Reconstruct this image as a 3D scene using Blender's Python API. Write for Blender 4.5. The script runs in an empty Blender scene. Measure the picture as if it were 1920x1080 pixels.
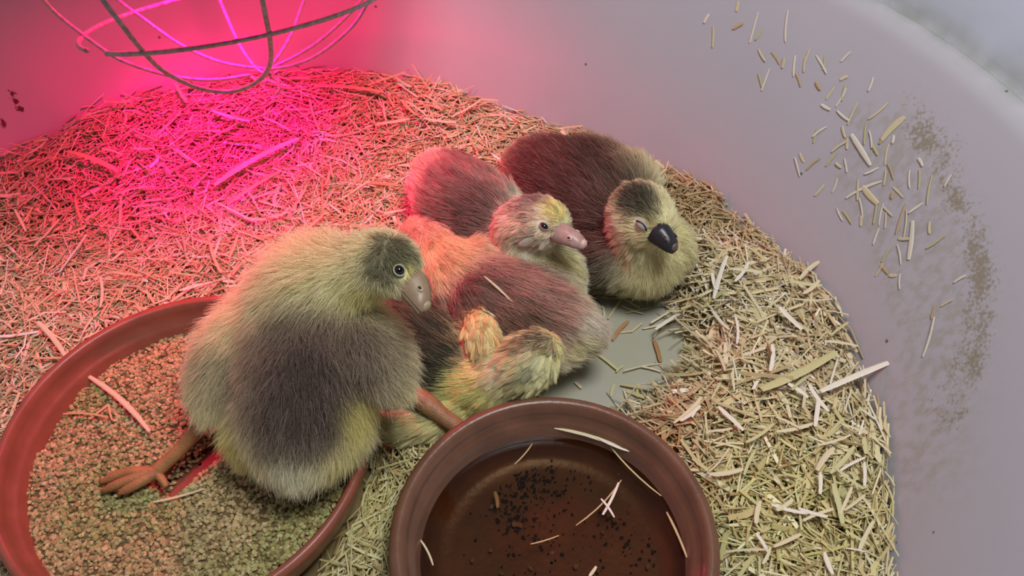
import bpy, math, random
import numpy as np
from mathutils import Vector, Matrix
from mathutils.bvhtree import BVHTree

random.seed(7)
rng = np.random.default_rng(11)
SC = bpy.context.scene
COL = SC.collection

# ------------------------------------------------------------------ camera, world, lights, exposure
CAM_H, PITCH, FPX = 0.53, math.radians(50), 1600.0
cam_d = bpy.data.cameras.new('camera')
cam_d.sensor_width = 36.0
cam_d.lens = 36.0 * FPX / 1920.0
cam_d.clip_start = 0.01
cam = bpy.data.objects.new('camera', cam_d)
cam.location = (0, 0, CAM_H)
cam.rotation_euler = (math.radians(90) - PITCH, 0, 0)
COL.objects.link(cam)
SC.camera = cam

world = bpy.data.worlds.new('world')
SC.world = world
world.use_nodes = True
world.node_tree.nodes['Background'].inputs[0].default_value = (0.86, 0.90, 1.0, 1)
world.node_tree.nodes['Background'].inputs[1].default_value = 0.27

key_d = bpy.data.lights.new('added_key', 'AREA')  # added overhead disc standing in for daylight, set so the lamp shade shadows the glow
key_d.shape = 'DISK'
key_d.size = 0.32
key_d.energy = 7.6
key_d.color = (1.0, 0.97, 0.97)
key = bpy.data.objects.new('added_key', key_d)
key.location = (0.18, 0.17, 1.02)
key.rotation_euler = (Vector((0.10, 0.42, 0.05)) - Vector(key.location)).to_track_quat('-Z', 'Y').to_euler()
COL.objects.link(key)

RED_ENERGY, RED_COLOR, HOT_COLOR = 8.2, (1.0, 0.004, 0.12), (1.0, 0.004, 0.20)
HOT_ENERGY, HOT_CONE = 15.0, math.radians(54)
RED_CONE, RED_BLEND = math.radians(134), 1.0

SC.view_settings.view_transform = 'Standard'
SC.view_settings.look = 'None'
SC.view_settings.gamma = 1
SC.view_settings.exposure = 0.0
SC.view_settings.use_curve_mapping = False
SC.cycles.use_denoising = True

# ------------------------------------------------------------------ geometry helpers
CP, SP = math.cos(PITCH), math.sin(PITCH)

def ray(px, py):
    a = (px - 960.0) / FPX
    b = (540.0 - py) / FPX
    return np.array([a, CP + b * SP, -SP + b * CP])

def P(px, py, d):
    "world point seen at photo pixel px,py at depth d along the view axis"
    return ray(px, py) * d + np.array([0, 0, CAM_H])

def G(px, py, z=0.0):
    "world point on the level z"
    r = ray(px, py)
    return r * ((CAM_H - z) / -r[2]) + np.array([0, 0, CAM_H])

def link(o, parent=None):
    COL.objects.link(o)
    if parent is not None:
        o.parent = parent
    return o

def mesh_np(name, V, F, mat=None, parent=None, smooth=False, colors=None, base=None):
    "V (n,3), F list of index tuples or (m,k) array"
    V = np.asarray(V, dtype=np.float64)
    if base is not None:
        V = V - np.asarray(base)
    me = bpy.data.meshes.new(name)
    if isinstance(F, np.ndarray):
        m, k = F.shape
        me.vertices.add(len(V)); me.loops.add(m * k); me.polygons.add(m)
        me.vertices.foreach_set('co', V.astype(np.float32).ravel())
        me.loops.foreach_set('vertex_index', F.astype(np.int32).ravel())
        me.polygons.foreach_set('loop_start', np.arange(0, m * k, k, dtype=np.int32))
        me.update(calc_edges=True)
    else:
        me.from_pydata([tuple(v) for v in V], [], F)
        me.update()
    me.polygons.foreach_set('use_smooth', np.full(len(me.polygons), bool(smooth)))
    if colors is not None:
        at = me.attributes.new('col', 'FLOAT_COLOR', 'POINT')
        c4 = np.ones((len(V), 4), dtype=np.float32); c4[:, :3] = colors
        at.data.foreach_set('color', c4.ravel())
    if mat: me.materials.append(mat)
    o = bpy.data.objects.new(name, me)
    return link(o, parent)

def tag(o, label=None, cat=None, group=None, kind=None):
    if label: o['label'] = label
    if cat: o['category'] = cat
    if group: o['group'] = group
    if kind: o['kind'] = kind
    return o

def empty(name, loc, label, cat, group=None):
    o = bpy.data.objects.new(name, None)
    o.empty_display_size = 0.02
    o.location = tuple(loc)
    link(o)
    return tag(o, label, cat, group)

def catmull(pts, n):
    "pts (k,m) -> (n,m) smooth interpolation"
    pts = np.asarray(pts, float)
    k = len(pts)
    ext = np.vstack([2 * pts[0] - pts[1], pts, 2 * pts[-1] - pts[-2]])
    ts = np.linspace(0, k - 1, n)
    out = []
    for t in ts:
        i = min(int(t), k - 2); u = t - i
        p0, p1, p2, p3 = ext[i], ext[i + 1], ext[i + 2], ext[i + 3]
        out.append(0.5 * (2 * p1 + (-p0 + p2) * u + (2 * p0 - 5 * p1 + 4 * p2 - p3) * u * u + (-p0 + 3 * p1 - 3 * p2 + p3) * u ** 3))
    return np.array(out)

def nrm(v):
    v = np.asarray(v, float)
    return v / np.maximum(np.linalg.norm(v, axis=-1, keepdims=True), 1e-12)

def tube_data(path, rad, ns=8, cap=True):
    path = np.asarray(path, float)
    n = len(path)
    rad = np.full(n, rad) if np.isscalar(rad) else np.asarray(rad)
    T = nrm(np.gradient(path, axis=0))
    ref = np.array([0.0, 0, 1]) if abs(T[0][2]) < 0.9 else np.array([1.0, 0, 0])
    U = nrm(np.cross(T[0], ref)); V = []; F = []
    for i in range(n):
        U = nrm(U - T[i] * np.dot(U, T[i])); W = np.cross(T[i], U)
        for j in range(ns):
            a = 2 * math.pi * j / ns
            V.append(path[i] + rad[i] * (math.cos(a) * U + math.sin(a) * W))
    for i in range(n - 1):
        for j in range(ns):
            a, b = i * ns + j, i * ns + (j + 1) % ns
            F.append((a, b, b + ns, a + ns))
    if cap:
        F.append(tuple(range(ns - 1, -1, -1))); F.append(tuple((n - 1) * ns + j for j in range(ns)))
    return V, F

def merge(parts):
    V, F = [], []
    for v, f in parts:
        o = len(V); V += [tuple(q) for q in v]; F += [tuple(i + o for i in g) for g in f]
    return V, F

def lathe_data(profile, ns=96, center=(0, 0, 0)):
    V, F = [], []
    for r, z in profile:
        for j in range(ns):
            a = 2 * math.pi * j / ns
            V.append((center[0] + r * math.cos(a), center[1] + r * math.sin(a), center[2] + z))
    for i in range(len(profile) - 1):
        for j in range(ns):
            a, b = i * ns + j, i * ns + (j + 1) % ns
            F.append((a, b, b + ns, a + ns))
    return V, F

def ellipsoid_data(c, axes, frame=None, nu=14, nv=9):
    M = np.eye(3) if frame is None else np.asarray(frame)   # columns = axes
    V, F = [], []
    for i in range(nv + 1):
        th = math.pi * i / nv
        for j in range(nu):
            ph = 2 * math.pi * j / nu
            q = np.array([axes[0] * math.sin(th) * math.cos(ph), axes[1] * math.sin(th) * math.sin(ph), axes[2] * math.cos(th)])
            V.append(np.asarray(c) + M @ q)
    for i in range(nv):
        for j in range(nu):
            a, b = i * nu + j, i * nu + (j + 1) % nu
            F.append((a, a + nu, b + nu, b))
    return V, F

def vnoise(xy, freq, seed=0):
    "cheap smooth value noise in 2-D, 0..1"
    p = np.asarray(xy)[:, :2] * freq + 57.3 + seed * 13.1
    i = np.floor(p).astype(np.int64); f = p - i; f = f * f * (3 - 2 * f)
    def h(a, b):
        n = (a * 374761393 + b * 668265263 + seed * 97561) & 0x7fffffff
        n = ((n ^ (n >> 13)) * 1274126177) & 0x7fffffff
        return ((n ^ (n >> 16)) & 0xffff) / 65535.0
    a, b = i[:, 0], i[:, 1]
    return (h(a, b) * (1 - f[:, 0]) + h(a + 1, b) * f[:, 0]) * (1 - f[:, 1]) + (h(a, b + 1) * (1 - f[:, 0]) + h(a + 1, b + 1) * f[:, 0]) * f[:, 1]

def sstep(a, b, x):
    t = np.clip((np.asarray(x, float) - a) / (b - a), 0, 1)
    return t * t * (3 - 2 * t)

# ------------------------------------------------------------------ materials
def new_mat(name):
    m = bpy.data.materials.new(name); m.use_nodes = True
    nt = m.node_tree
    return m, nt, nt.nodes['Principled BSDF']

def plain(name, col, rough=0.5, noise=0.0, scale=40, bump=0.0, bscale=200, spec=0.5, sss=0.0, metal=0.0, dark=None):
    m, nt, b = new_mat(name)
    b.inputs['Roughness'].default_value = rough
    b.inputs['Specular IOR Level'].default_value = spec
    b.inputs['Metallic'].default_value = metal
    if sss:
        b.inputs['Subsurface Weight'].default_value = sss
        b.inputs['Subsurface Radius'].default_value = (0.004, 0.0015, 0.001)
        b.inputs['Subsurface Scale'].default_value = 1.0
    tc = nt.nodes.new('ShaderNodeTexCoord')
    if noise or dark:
        n = nt.nodes.new('ShaderNodeTexNoise'); n.inputs['Scale'].default_value = scale; n.inputs['Detail'].default_value = 6
        nt.links.new(tc.outputs['Object'], n.inputs['Vector'])
        r = nt.nodes.new('ShaderNodeValToRGB')
        d = dark or tuple(c * (1 - noise) for c in col)
        r.color_ramp.elements[0].position = 0.3; r.color_ramp.elements[0].color = (*d, 1)
        r.color_ramp.elements[1].position = 0.7; r.color_ramp.elements[1].color = (*col, 1)
        nt.links.new(n.outputs['Fac'], r.inputs['Fac']); nt.links.new(r.outputs['Color'], b.inputs['Base Color'])
    else:
        b.inputs['Base Color'].default_value = (*col, 1)
    if bump:
        n2 = nt.nodes.new('ShaderNodeTexNoise'); n2.inputs['Scale'].default_value = bscale; n2.inputs['Detail'].default_value = 5
        nt.links.new(tc.outputs['Object'], n2.inputs['Vector'])
        bp = nt.nodes.new('ShaderNodeBump'); bp.inputs['Strength'].default_value = bump; bp.inputs['Distance'].default_value = 0.001
        nt.links.new(n2.outputs['Fac'], bp.inputs['Height']); nt.links.new(bp.outputs['Normal'], b.inputs['Normal'])
    return m

def attr_mat(name, rough=0.7, spec=0.3, translucent=0.0, bright=1.0):
    "base colour from the 'col' attribute, optional translucency (thin straw, down)"
    m, nt, b = new_mat(name)
    a = nt.nodes.new('ShaderNodeAttribute'); a.attribute_name = 'col'
    nt.links.new(a.outputs['Color'], b.inputs['Base Color'])
    b.inputs['Roughness'].default_value = rough; b.inputs['Specular IOR Level'].default_value = spec
    if translucent:
        t = nt.nodes.new('ShaderNodeBsdfTranslucent'); nt.links.new(a.outputs['Color'], t.inputs['Color'])
        mx = nt.nodes.new('ShaderNodeMixShader'); mx.inputs[0].default_value = translucent
        nt.links.new(b.outputs[0], mx.inputs[1]); nt.links.new(t.outputs[0], mx.inputs[2])
        nt.links.new(mx.outputs[0], nt.nodes['Material Output'].inputs['Surface'])
    return m

M_STRAW = attr_mat('straw', 0.55, 0.35, 0.15)
M_DOWN = attr_mat('down', 0.8, 0.1, 0.45)
M_SKIN = attr_mat('down_base', 0.9, 0.05)
M_FEED = attr_mat('feed_crumble', 0.85, 0.15)
M_SEDIMENT = attr_mat('sediment', 0.6, 0.3)
M_FEEDBOWL = plain('red_brown_plastic', (0.29, 0.085, 0.052), 0.38, 0.25, 60, 0.15, 300)
M_WATERBOWL = plain('brown_glaze', (0.175, 0.080, 0.044), 0.34, 0.35, 45, 0.2, 250)
M_WIRE = plain('zinc_wire', (0.55, 0.53, 0.50), 0.42, 0.45, 300, 0.3, 900, metal=0.35)
M_SHADE = plain('aluminium_shade', (0.6, 0.6, 0.6), 0.35, metal=0.9)
M_SOCKET = plain('black_socket', (0.03, 0.03, 0.03), 0.5)
M_EYE = plain('eye_black', (0.006, 0.005, 0.006), 0.06, spec=0.8)
M_LID_Y = plain('eyelid_pale', (0.36, 0.35, 0.22), 0.6)
M_LID_G = plain('eyelid_grey', (0.36, 0.33, 0.30), 0.55)
M_LEG = plain('leg_orange', (0.42, 0.20, 0.075), 0.5, 0.3, 120, 0.6, 700, sss=0.15)
M_LEG_BR = plain('leg_brown', (0.34, 0.19, 0.09), 0.45, 0.3, 150, 0.6, 700, sss=0.15)
M_DARKLINE = plain('dark_line', (0.02, 0.015, 0.012), 0.6)
M_FLOOR = plain('concrete', (0.25, 0.24, 0.23), 0.9, 0.3, 12, 0.3, 60)

# ------------------------------------------------------------------ tub
TC = np.array([-0.13, 0.30])
R0, SLOPE, RIMZ = 0.367, 0.435, 0.205

# the tub is not a true circle: its outline bulges a little with the bearing (degrees)
OUT_A = np.array([-180, -60, -30, -10, 5, 20, 40, 52, 65, 80, 95, 110, 130, 150, 180.])
OUT_K = np.array([1.0, 1.0, .99, .99, .995, .995, .965, .935, .915, .935, .970, 1.005, 1.02, 1.01, 1.0])
def out_k(xy):
    a = np.degrees(np.arctan2(np.asarray(xy)[..., 1] - TC[1], np.asarray(xy)[..., 0] - TC[0]))
    return (np.interp(a, OUT_A, OUT_K) + np.interp(a - 5, OUT_A, OUT_K) + np.interp(a + 5, OUT_A, OUT_K)) / 3
def rad_of(xy):
    "distance from the tub axis, corrected for the outline"
    xy = np.asarray(xy)
    return np.hypot(xy[..., 0] - TC[0], xy[..., 1] - TC[1]) / out_k(xy)

def wall_r(z):
    z = np.asarray(z, float)
    fil = 0.02
    return R0 + SLOPE * z - np.where(z < fil, 0.012 * ((fil - z) / fil) ** 2, 0)

def wall_hit(px, py):
    r = ray(px, py); o = np.array([0, 0, CAM_H]); t = 0.30
    while t < 1.5:
        p = o + r * t
        if p[2] <= 0.001: return p
        if rad_of(p[:2]) >= wall_r(p[2]): return p
        t += 0.0008
    return p

def wall_normal(p):
    d = nrm(np.append(p[:2] - TC, 0.0))
    return nrm(-d + np.array([0, 0, SLOPE]))

def project(V):
    V = np.asarray(V); z = CAM_H - V[:, 2]
    d = V[:, 1] * CP + z * SP
    return np.stack([960 + FPX * V[:, 0] / d, 540 - FPX * (V[:, 1] * SP - z * CP) / d], 1)

def seg_dist(Q, poly):
    "distance of points Q (n,2) to polyline"
    best = np.full(len(Q), 1e9)
    for a, b in zip(poly[:-1], poly[1:]):
        a, b = np.array(a, float), np.array(b, float); ab = b - a
        t = np.clip(((Q - a) @ ab) / (ab @ ab), 0, 1)
        best = np.minimum(best, np.linalg.norm(Q - (a + t[:, None] * ab), axis=1))
    return best

def in_poly(Q, poly):
    x, y = Q[:, 0], Q[:, 1]; inside = np.zeros(len(Q), bool); n = len(poly)
    for i in range(n):
        x1, y1 = poly[i]; x2, y2 = poly[(i + 1) % n]
        c = ((y1 > y) != (y2 > y)) & (x < (x2 - x1) * (y - y1) / (y2 - y1 + 1e-12) + x1)
        inside ^= c
    return inside

def build_tub():
    prof = [(0.001, 0.0), (0.12, 0.0), (0.24, 0.0), (0.33, 0.0)]
    for z in np.linspace(0.0, 0.192, 70): prof.append((float(wall_r(z)), float(z)))
    rt = float(wall_r(0.192))
    # rounded shoulder, a grimy groove, then the sloping ledge and the rolled edge
    prof += [(rt + .003, .197), (rt + .007, .2005), (rt + .011, .2025), (rt + .0135, .2020), (rt + .0155, .2005), (rt + .0175, .2010),
             (rt + .020, .2050), (rt + .026, .2130), (rt + .040, .2330), (rt + .060, .2620), (rt + .085, .3000), (rt + .094, .3080), (rt + .104, .3110), (rt + .112, .3080), (rt + .114, .300)]
    for r, z in [(rt + .105, .294), (rt + .07, .250), (rt + .034, .200), (R0 + .088, .150), (R0 + .03, .03), (R0 + .012, -.002), (.2, -.006), (.001, -.006)]:
        prof.append((r, z))
    ns = 420
    V, F = lathe_data(prof, ns, (TC[0], TC[1], 0))
    V = np.array(V); V[:, :2] = TC + (V[:, :2] - TC) * out_k(V)[:, None]
    me_o = mesh_np('tub', V, np.array(F), None, None, True)
    Q = project(V)
    th = np.arctan2(V[:, 1] - TC[1], V[:, 0] - TC[0])
    front = (th > -0.9) & (th < 2.6) & (V[:, 2] >= 0)
    # stains that belong to the wall: a crescent of dried splashes and a thin film inside it
    edge = seg_dist(Q, [(1700, 200), (1752, 270), (1800, 370), (1836, 470), (1843, 560), (1818, 680), (1780, 790)])
    d1 = np.exp(-(edge / 46.0) ** 2) * front
    film = in_poly(Q, [(1600, 200), (1700, 200), (1800, 370), (1843, 520), (1835, 650), (1780, 790), (1720, 930), (1680, 900), (1700, 700), (1640, 480), (1570, 330)]) * front
    core = seg_dist(Q, [(1670, 300), (1720, 450), (1770, 600), (1750, 720), (1730, 850)])
    d2 = np.exp(-(core / 85.0) ** 2) * front * 0.62
    d2 = np.maximum(d2, film * 0.50)
    left = np.maximum(np.exp(-(seg_dist(Q, [(20, 175), (38, 205)]) / 14.0) ** 2), np.exp(-(seg_dist(Q, [(0, 215), (10, 235)]) / 13.0) ** 2)) * (V[:, 0] < -.2) * (V[:, 2] < .195) * (V[:, 2] > 0)
    r = rad_of(V)
    groove = np.exp(-((r - (rt + .016)) / .009) ** 2) * (V[:, 2] > .19)
    ledge_tint = sstep(rt + .014, rt + .024, r) * (V[:, 2] > .195)  # even bluish grey tone on the ledge beyond the groove
    c = np.ones((len(V), 4), np.float32)
    c[:, 0] = np.clip(d1, 0, 1); c[:, 1] = np.clip(d2, 0, 1); c[:, 2] = np.clip(groove, 0, 1)
    at = me_o.data.attributes.new('stain', 'FLOAT_COLOR', 'POINT'); at.data.foreach_set('color', c.ravel())
    flr = (V[:, 2] >= 0) & (V[:, 2] < .004) & (rad_of(V) < R0 + .01)
    c2 = np.ones((len(V), 4), np.float32); c2[:, 2] = flr; c2[:, 0] = np.clip(left, 0, 1); c2[:, 1] = ledge_tint
    at = me_o.data.attributes.new('stain_tone', 'FLOAT_COLOR', 'POINT'); at.data.foreach_set('color', c2.ravel())

    m, nt, b = new_mat('tub_plastic'); L = nt.links.new; N = nt.nodes.new
    b.inputs['Roughness'].default_value = 0.42
    b.inputs['Specular IOR Level'].default_value = 0.35
    tc = N('ShaderNodeTexCoord')
    def noise(scale, detail=5, stretch=None):
        n = N('ShaderNodeTexNoise'); n.inputs['Scale'].default_value = scale; n.inputs['Detail'].default_value = detail
        if stretch:
            mp = N('ShaderNodeMapping'); mp.inputs['Scale'].default_value = stretch
            L(tc.outputs['Object'], mp.inputs[0]); L(mp.outputs[0], n.inputs['Vector'])
        else:
            L(tc.outputs['Object'], n.inputs['Vector'])
        return n.outputs['Fac']
    def math_(op, a, bb=None, clamp=False):
        n = N('ShaderNodeMath'); n.operation = op; n.use_clamp = clamp
        for i, v in enumerate((a, bb)):
            if v is None: continue
            if isinstance(v, (int, float)): n.inputs[i].default_value = v
            else: L(v, n.inputs[i])
        return n.outputs[0]
    def mix(fac, a, bb):
        n = N('ShaderNodeMix'); n.data_type = 'RGBA'
        L(fac, n.inputs[0])
        for i, v in ((6, a), (7, bb)):
            if isinstance(v, tuple): n.inputs[i].default_value = (*v, 1)
            else: L(v, n.inputs[i])
        return n.outputs[2]
    def ramp(v, lo, hi):
        n = N('ShaderNodeMapRange'); n.inputs[1].default_value = lo; n.inputs[2].default_value = hi; L(v, n.inputs[0]); n.clamp = True
        return n.outputs[0]
    base = mix(noise(9), (0.44, 0.43, 0.475), (0.48, 0.47, 0.51))
    a1 = N('ShaderNodeAttribute'); a1.attribute_name = 'stain'
    s1 = N('ShaderNodeSeparateColor'); L(a1.outputs['Color'], s1.inputs[0])
    a2 = N('ShaderNodeAttribute'); a2.attribute_name = 'stain_tone'
    s2 = N('ShaderNodeSeparateColor'); L(a2.outputs['Color'], s2.inputs[0])
    col = None
    base = mix(s2.outputs[1], base, (0.40, 0.43, 0.50))
    base = mix(math_('MULTIPLY', s2.outputs[2], ramp(noise(14, 4), .1, .5)), base, (0.38, 0.38, 0.29))
    film_f = math_('MULTIPLY', s1.outputs[1], ramp(noise(170, 8, (1, 1, .6)), .42, .62))
    col = mix(math_('MULTIPLY', film_f, .95), base, (0.36, 0.33, 0.27))
    cres = ramp(math_('ADD', math_('MULTIPLY', s1.outputs[0], .42), math_('ADD', math_('MULTIPLY', noise(420, 8), .95), math_('MULTIPLY', noise(48, 4), .85))), 1.24, 1.44)
    col = mix(math_('MULTIPLY', cres, .75), col, (0.25, 0.22, 0.13))
    gro = math_('MULTIPLY', s1.outputs[2], ramp(noise(22, 6), .25, .65))
    col = mix(math_('MULTIPLY', gro, .85), col, (0.15, 0.16, 0.10))
    drk = ramp(math_('ADD', math_('MULTIPLY', s2.outputs[0], .55), math_('MULTIPLY', noise(260, 3), .8)), .82, .92)
    col = mix(drk, col, (0.10, 0.03, 0.02))
    # stray dark specks
    vo = N('ShaderNodeTexVoronoi'); vo.inputs['Scale'].default_value = 52; L(tc.outputs['Object'], vo.inputs['Vector'])
    sp = math_('MULTIPLY', math_('LESS_THAN', vo.outputs['Distance'], .07), math_('GREATER_THAN', noise(31, 2), .56))
    col = mix(math_('MULTIPLY', sp, .75), col, (0.07, 0.06, 0.05))
    L(col, b.inputs['Base Color'])
    bp = N('ShaderNodeBump'); bp.inputs['Strength'].default_value = .08; bp.inputs['Distance'].default_value = .002
    L(noise(28, 4), bp.inputs['Height']); L(bp.outputs[0], b.inputs['Normal'])
    me_o.data.materials.append(m)
    tag(me_o, 'large round off-white plastic tub with grime-streaked curved wall holding the whole brood', 'tub')
    return me_o

build_tub()
fv = [(-1.6, -1.4, -.008), (1.4, -1.4, -.008), (1.4, 1.8, -.008), (-1.6, 1.8, -.008)]
fl = mesh_np('floor', fv + [(x, y, -.05) for x, y, _ in fv], [(0, 1, 2, 3), (7, 6, 5, 4), (0, 4, 5, 1), (1, 5, 6, 2), (2, 6, 7, 3), (3, 7, 4, 0)], M_FLOOR)
tag(fl, kind='structure')
M_BLOCKER = plain('blocker_boards', (0.10, 0.075, 0.055), 0.85, 0.35, 9, 0.3, 40)  # unseen upright slabs added on two sides to block sky light
for nm, (x0, x1, y0, y1) in (('light_block_right', (1.0, 1.04, -1.0, 1.5)), ('light_block_front', (-1.3, 1.0, -1.04, -1.0))):
    vv = [(x, y, z) for z in (-.008, 2.2) for x, y in ((x0, y0), (x1, y0), (x1, y1), (x0, y1))]
    tag(mesh_np(nm, vv, [(3, 2, 1, 0), (4, 5, 6, 7), (0, 1, 5, 4), (1, 2, 6, 5), (2, 3, 7, 6), (3, 0, 4, 7)], M_BLOCKER), kind='structure')

# ------------------------------------------------------------------ bowls
FB_C, FB_R = np.array([-0.209, 0.277]), 0.118
WB_C, WB_R = np.array([0.0245, 0.2095]), 0.0965
FB_FLOOR, WB_WATER = 0.016, 0.031

def feed_height(xy):
    d = np.asarray(xy) - FB_C
    h = 0.0335 + 0.006 * d[:, 0] / FB_R * 0.6 - 0.004 * (np.hypot(d[:, 0], d[:, 1]) / FB_R) ** 2
    h = h + 0.0035 * (vnoise(xy, 28, 3) - .5) + 0.002 * (vnoise(xy, 70, 4) - .5)
    # furrow scraped by the foot down to the red bowl floor
    a, b = G(318, 905, .03)[:2], G(425, 805, .03)[:2]
    s = seg_dist(np.asarray(xy), [a, b])
    h = h - 0.022 * np.exp(-(s / 0.0085) ** 2)
    return h

def bowl_parts(prof, mat, t):
    top = max(range(len(prof)), key=lambda i: prof[i][1])
    for nm, pr in (('dish', prof[:top - 1]), ('rim', prof[top - 2:top + 3]), ('dish_inside', prof[top + 2:])):
        V, F = lathe_data(pr, 128)
        mesh_np(nm, V, np.array(F), mat, t, True)

def build_feed_bowl():
    t = empty('feed_bowl', (FB_C[0], FB_C[1], 0.004), 'wide red-brown plastic saucer bowl filled with brown feed crumbs', 'bowl')
    R = FB_R
    prof = [(.001, .004), (R - .026, .004), (R - .020, .000), (R - .014, .002), (R - .006, .018), (R - .001, .034), (R + .0005, .044), (R - .0008, .0475), (R - .0035, .0480), (R - .0055, .0465),
            (R - .0068, .042), (R - .0085, .034), (R - .0105, .0325), (R - .0122, .0300), (R - .0155, .018), (R - .019, .0135), (R - .026, .012), (.001, .012)]
    bowl_parts(prof, M_FEEDBOWL, t)
    return t

def build_water_bowl():
    t = empty('water_bowl', (WB_C[0], WB_C[1], 0.003), 'brown glazed round dish of murky drinking water', 'bowl')
    R = WB_R
    prof = [(.001, .003), (R - .016, .003), (R - .013, 0), (R - .009, .001), (R - .002, .018), (R, .040), (R - .0002, .0505), (R - .0025, .0545), (R - .006, .0555), (R - .0085, .0535),
            (R - .0100, .047), (R - .0108, .0425), (R - .0128, .0400), (R - .0138, .0385), (R - .0150, .034), (R - .0166, .028), (R - .019, .017), (R - .026, .0125), (R - .034, .012), (.001, .012)]
    bowl_parts(prof, M_WATERBOWL, t)
    return t

build_feed_bowl(); build_water_bowl()

# water: a thin clear layer filling the dish
def build_water():
    m = bpy.data.materials.new('murky_water'); m.use_nodes = True
    nt = m.node_tree; nt.nodes.remove(nt.nodes['Principled BSDF'])
    tr = nt.nodes.new('ShaderNodeBsdfTransparent'); tr.inputs[0].default_value = (0.54, 0.43, 0.30, 1)
    gl = nt.nodes.new('ShaderNodeBsdfGlossy'); gl.inputs['Roughness'].default_value = 0.03
    fr = nt.nodes.new('ShaderNodeFresnel'); fr.inputs[0].default_value = 1.33
    mx = nt.nodes.new('ShaderNodeMixShader')
    nt.links.new(fr.outputs[0], mx.inputs[0]); nt.links.new(tr.outputs[0], mx.inputs[1]); nt.links.new(gl.outputs[0], mx.inputs[2])
    nt.links.new(mx.outputs[0], nt.nodes['Material Output'].inputs[0])
    prof = [(.001, 0.0), (WB_R - .04, 0.0), (WB_R - .0185, 0.0), (WB_R - .0162, 0.0)]
    V, F = lathe_data(prof, 96, (WB_C[0], WB_C[1], WB_WATER))
    o = mesh_np('water', V, np.array(F), m, None, False)
    tag(o, 'still brownish water filling the brown glazed dish', 'water', kind='stuff')
build_water()

# ------------------------------------------------------------------ straw strands
def strands(C, yaw, pitch, L, W, bend, th=0.0006, up=None):
    "hollow bent box strands as arrays; C (n,3)"
    n = len(C)
    d = np.stack([np.cos(yaw) * np.cos(pitch), np.sin(yaw) * np.cos(pitch), np.sin(pitch)], 1)
    s = np.stack([-np.sin(yaw), np.cos(yaw), np.zeros(n)], 1)
    roll = rng.normal(0, .5, n)
    u0 = np.cross(d, s)
    s2 = s * np.cos(roll)[:, None] + u0 * np.sin(roll)[:, None]
    u = np.cross(d, s2)
    V = np.empty((n, 12, 3))
    for k, t in enumerate((-.5, 0.0, .5)):
        c = C + d * (L * t)[:, None] + s * (bend * L * (0.25 - t * t) * 2)[:, None]
        w = (W * (0.5 if k == 1 else 0.40))[:, None]
        h = th * .5
        for j, (a, b) in enumerate(((-1, -1), (1, -1), (1, 1), (-1, 1))):
            V[:, k * 4 + j] = c + s2 * w * a + u * h * b
    f = []
    for k in range(2):
        for j in range(4):
            a, b = k * 4 + j, k * 4 + (j + 1) % 4
            f.append((a, b, b + 4, a + 4))
    F = (np.array(f)[None] + (np.arange(n) * 12)[:, None, None]).reshape(-1, 4)
    return V.reshape(-1, 3), F

BARE = np.array([G(1120, 545)[:2], G(1250, 535)[:2], G(1262, 600)[:2], G(1290, 660)[:2], G(1225, 735)[:2], G(1150, 775)[:2], G(1010, 775)[:2], G(990, 640)[:2], G(1060, 560)[:2]])

def poly_sd(Q, poly):
    d = seg_dist(Q, list(poly) + [poly[0]])
    return np.where(in_poly(Q, poly), -d, d)

def straw_h(xy):
    xy = np.asarray(xy)
    r = rad_of(xy)
    h = 0.020 + 0.010 * (vnoise(xy, 9, 1) - .5) + 0.012 * (vnoise(xy, 22, 2) - .5)
    h = h + 0.022 * sstep(.24, .40, r) * sstep(.05, -.25, xy[:, 0])               # banked up at the back under the lamp
    h = h + 0.010 * sstep(.26, .40, r)
    h = h + 0.020 * np.exp(-(((xy[:, 0] - .17) / .06) ** 2 + ((xy[:, 1] - .36) / .10) ** 2))  # heap beside the right wall
    sd = poly_sd(xy, BARE)
    h = h * sstep(-0.002, 0.035, sd)
    for c, R in ((FB_C, FB_R), (WB_C, WB_R)):
        q = np.hypot(xy[:, 0] - c[0], xy[:, 1] - c[1])
        h = h * (0.30 + 0.70 * sstep(R - .002, R + .03, q))
    return h

def in_bowls(xy, pad=0.002):
    a = np.hypot(xy[:, 0] - FB_C[0], xy[:, 1] - FB_C[1]) < FB_R + pad
    b = np.hypot(xy[:, 0] - WB_C[0], xy[:, 1] - WB_C[1]) < WB_R + pad
    return a | b

def straw_colors(xy, n):
    pal = np.array([(.69, .58, .34), (.76, .67, .42), (.60, .48, .27), (.83, .76, .56), (.67, .61, .33), (.50, .36, .19), (.92, .88, .76)])
    p = np.array([.24, .22, .16, .13, .12, .07, .06])
    i = rng.choice(len(pal), n, p=p)
    c = pal[i] * rng.uniform(.82, 1.12, (n, 1))
    # rusty, crushed straw at the dish edge; mixed-light orange painted in behind the resting gosling
    for (q, s) in ((G(1255, 800, .02)[:2], .022), (G(1290, 370, .04)[:2], .05), (G(1180, 290, .04)[:2], .05)):
        f = np.exp(-(np.hypot(xy[:, 0] - q[0], xy[:, 1] - q[1]) / s) ** 2)[:, None] * rng.uniform(.3, 1, (n, 1))
        c = c * (1 - f * .75) + np.array([.42, .22, .07]) * f * .75
    # dim light between the two bowls put into straw colour; same tint at heap front
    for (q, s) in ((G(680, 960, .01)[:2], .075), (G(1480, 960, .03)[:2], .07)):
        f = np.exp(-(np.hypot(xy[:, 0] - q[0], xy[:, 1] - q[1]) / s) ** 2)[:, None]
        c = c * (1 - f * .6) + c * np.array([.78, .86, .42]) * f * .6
    return c

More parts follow.
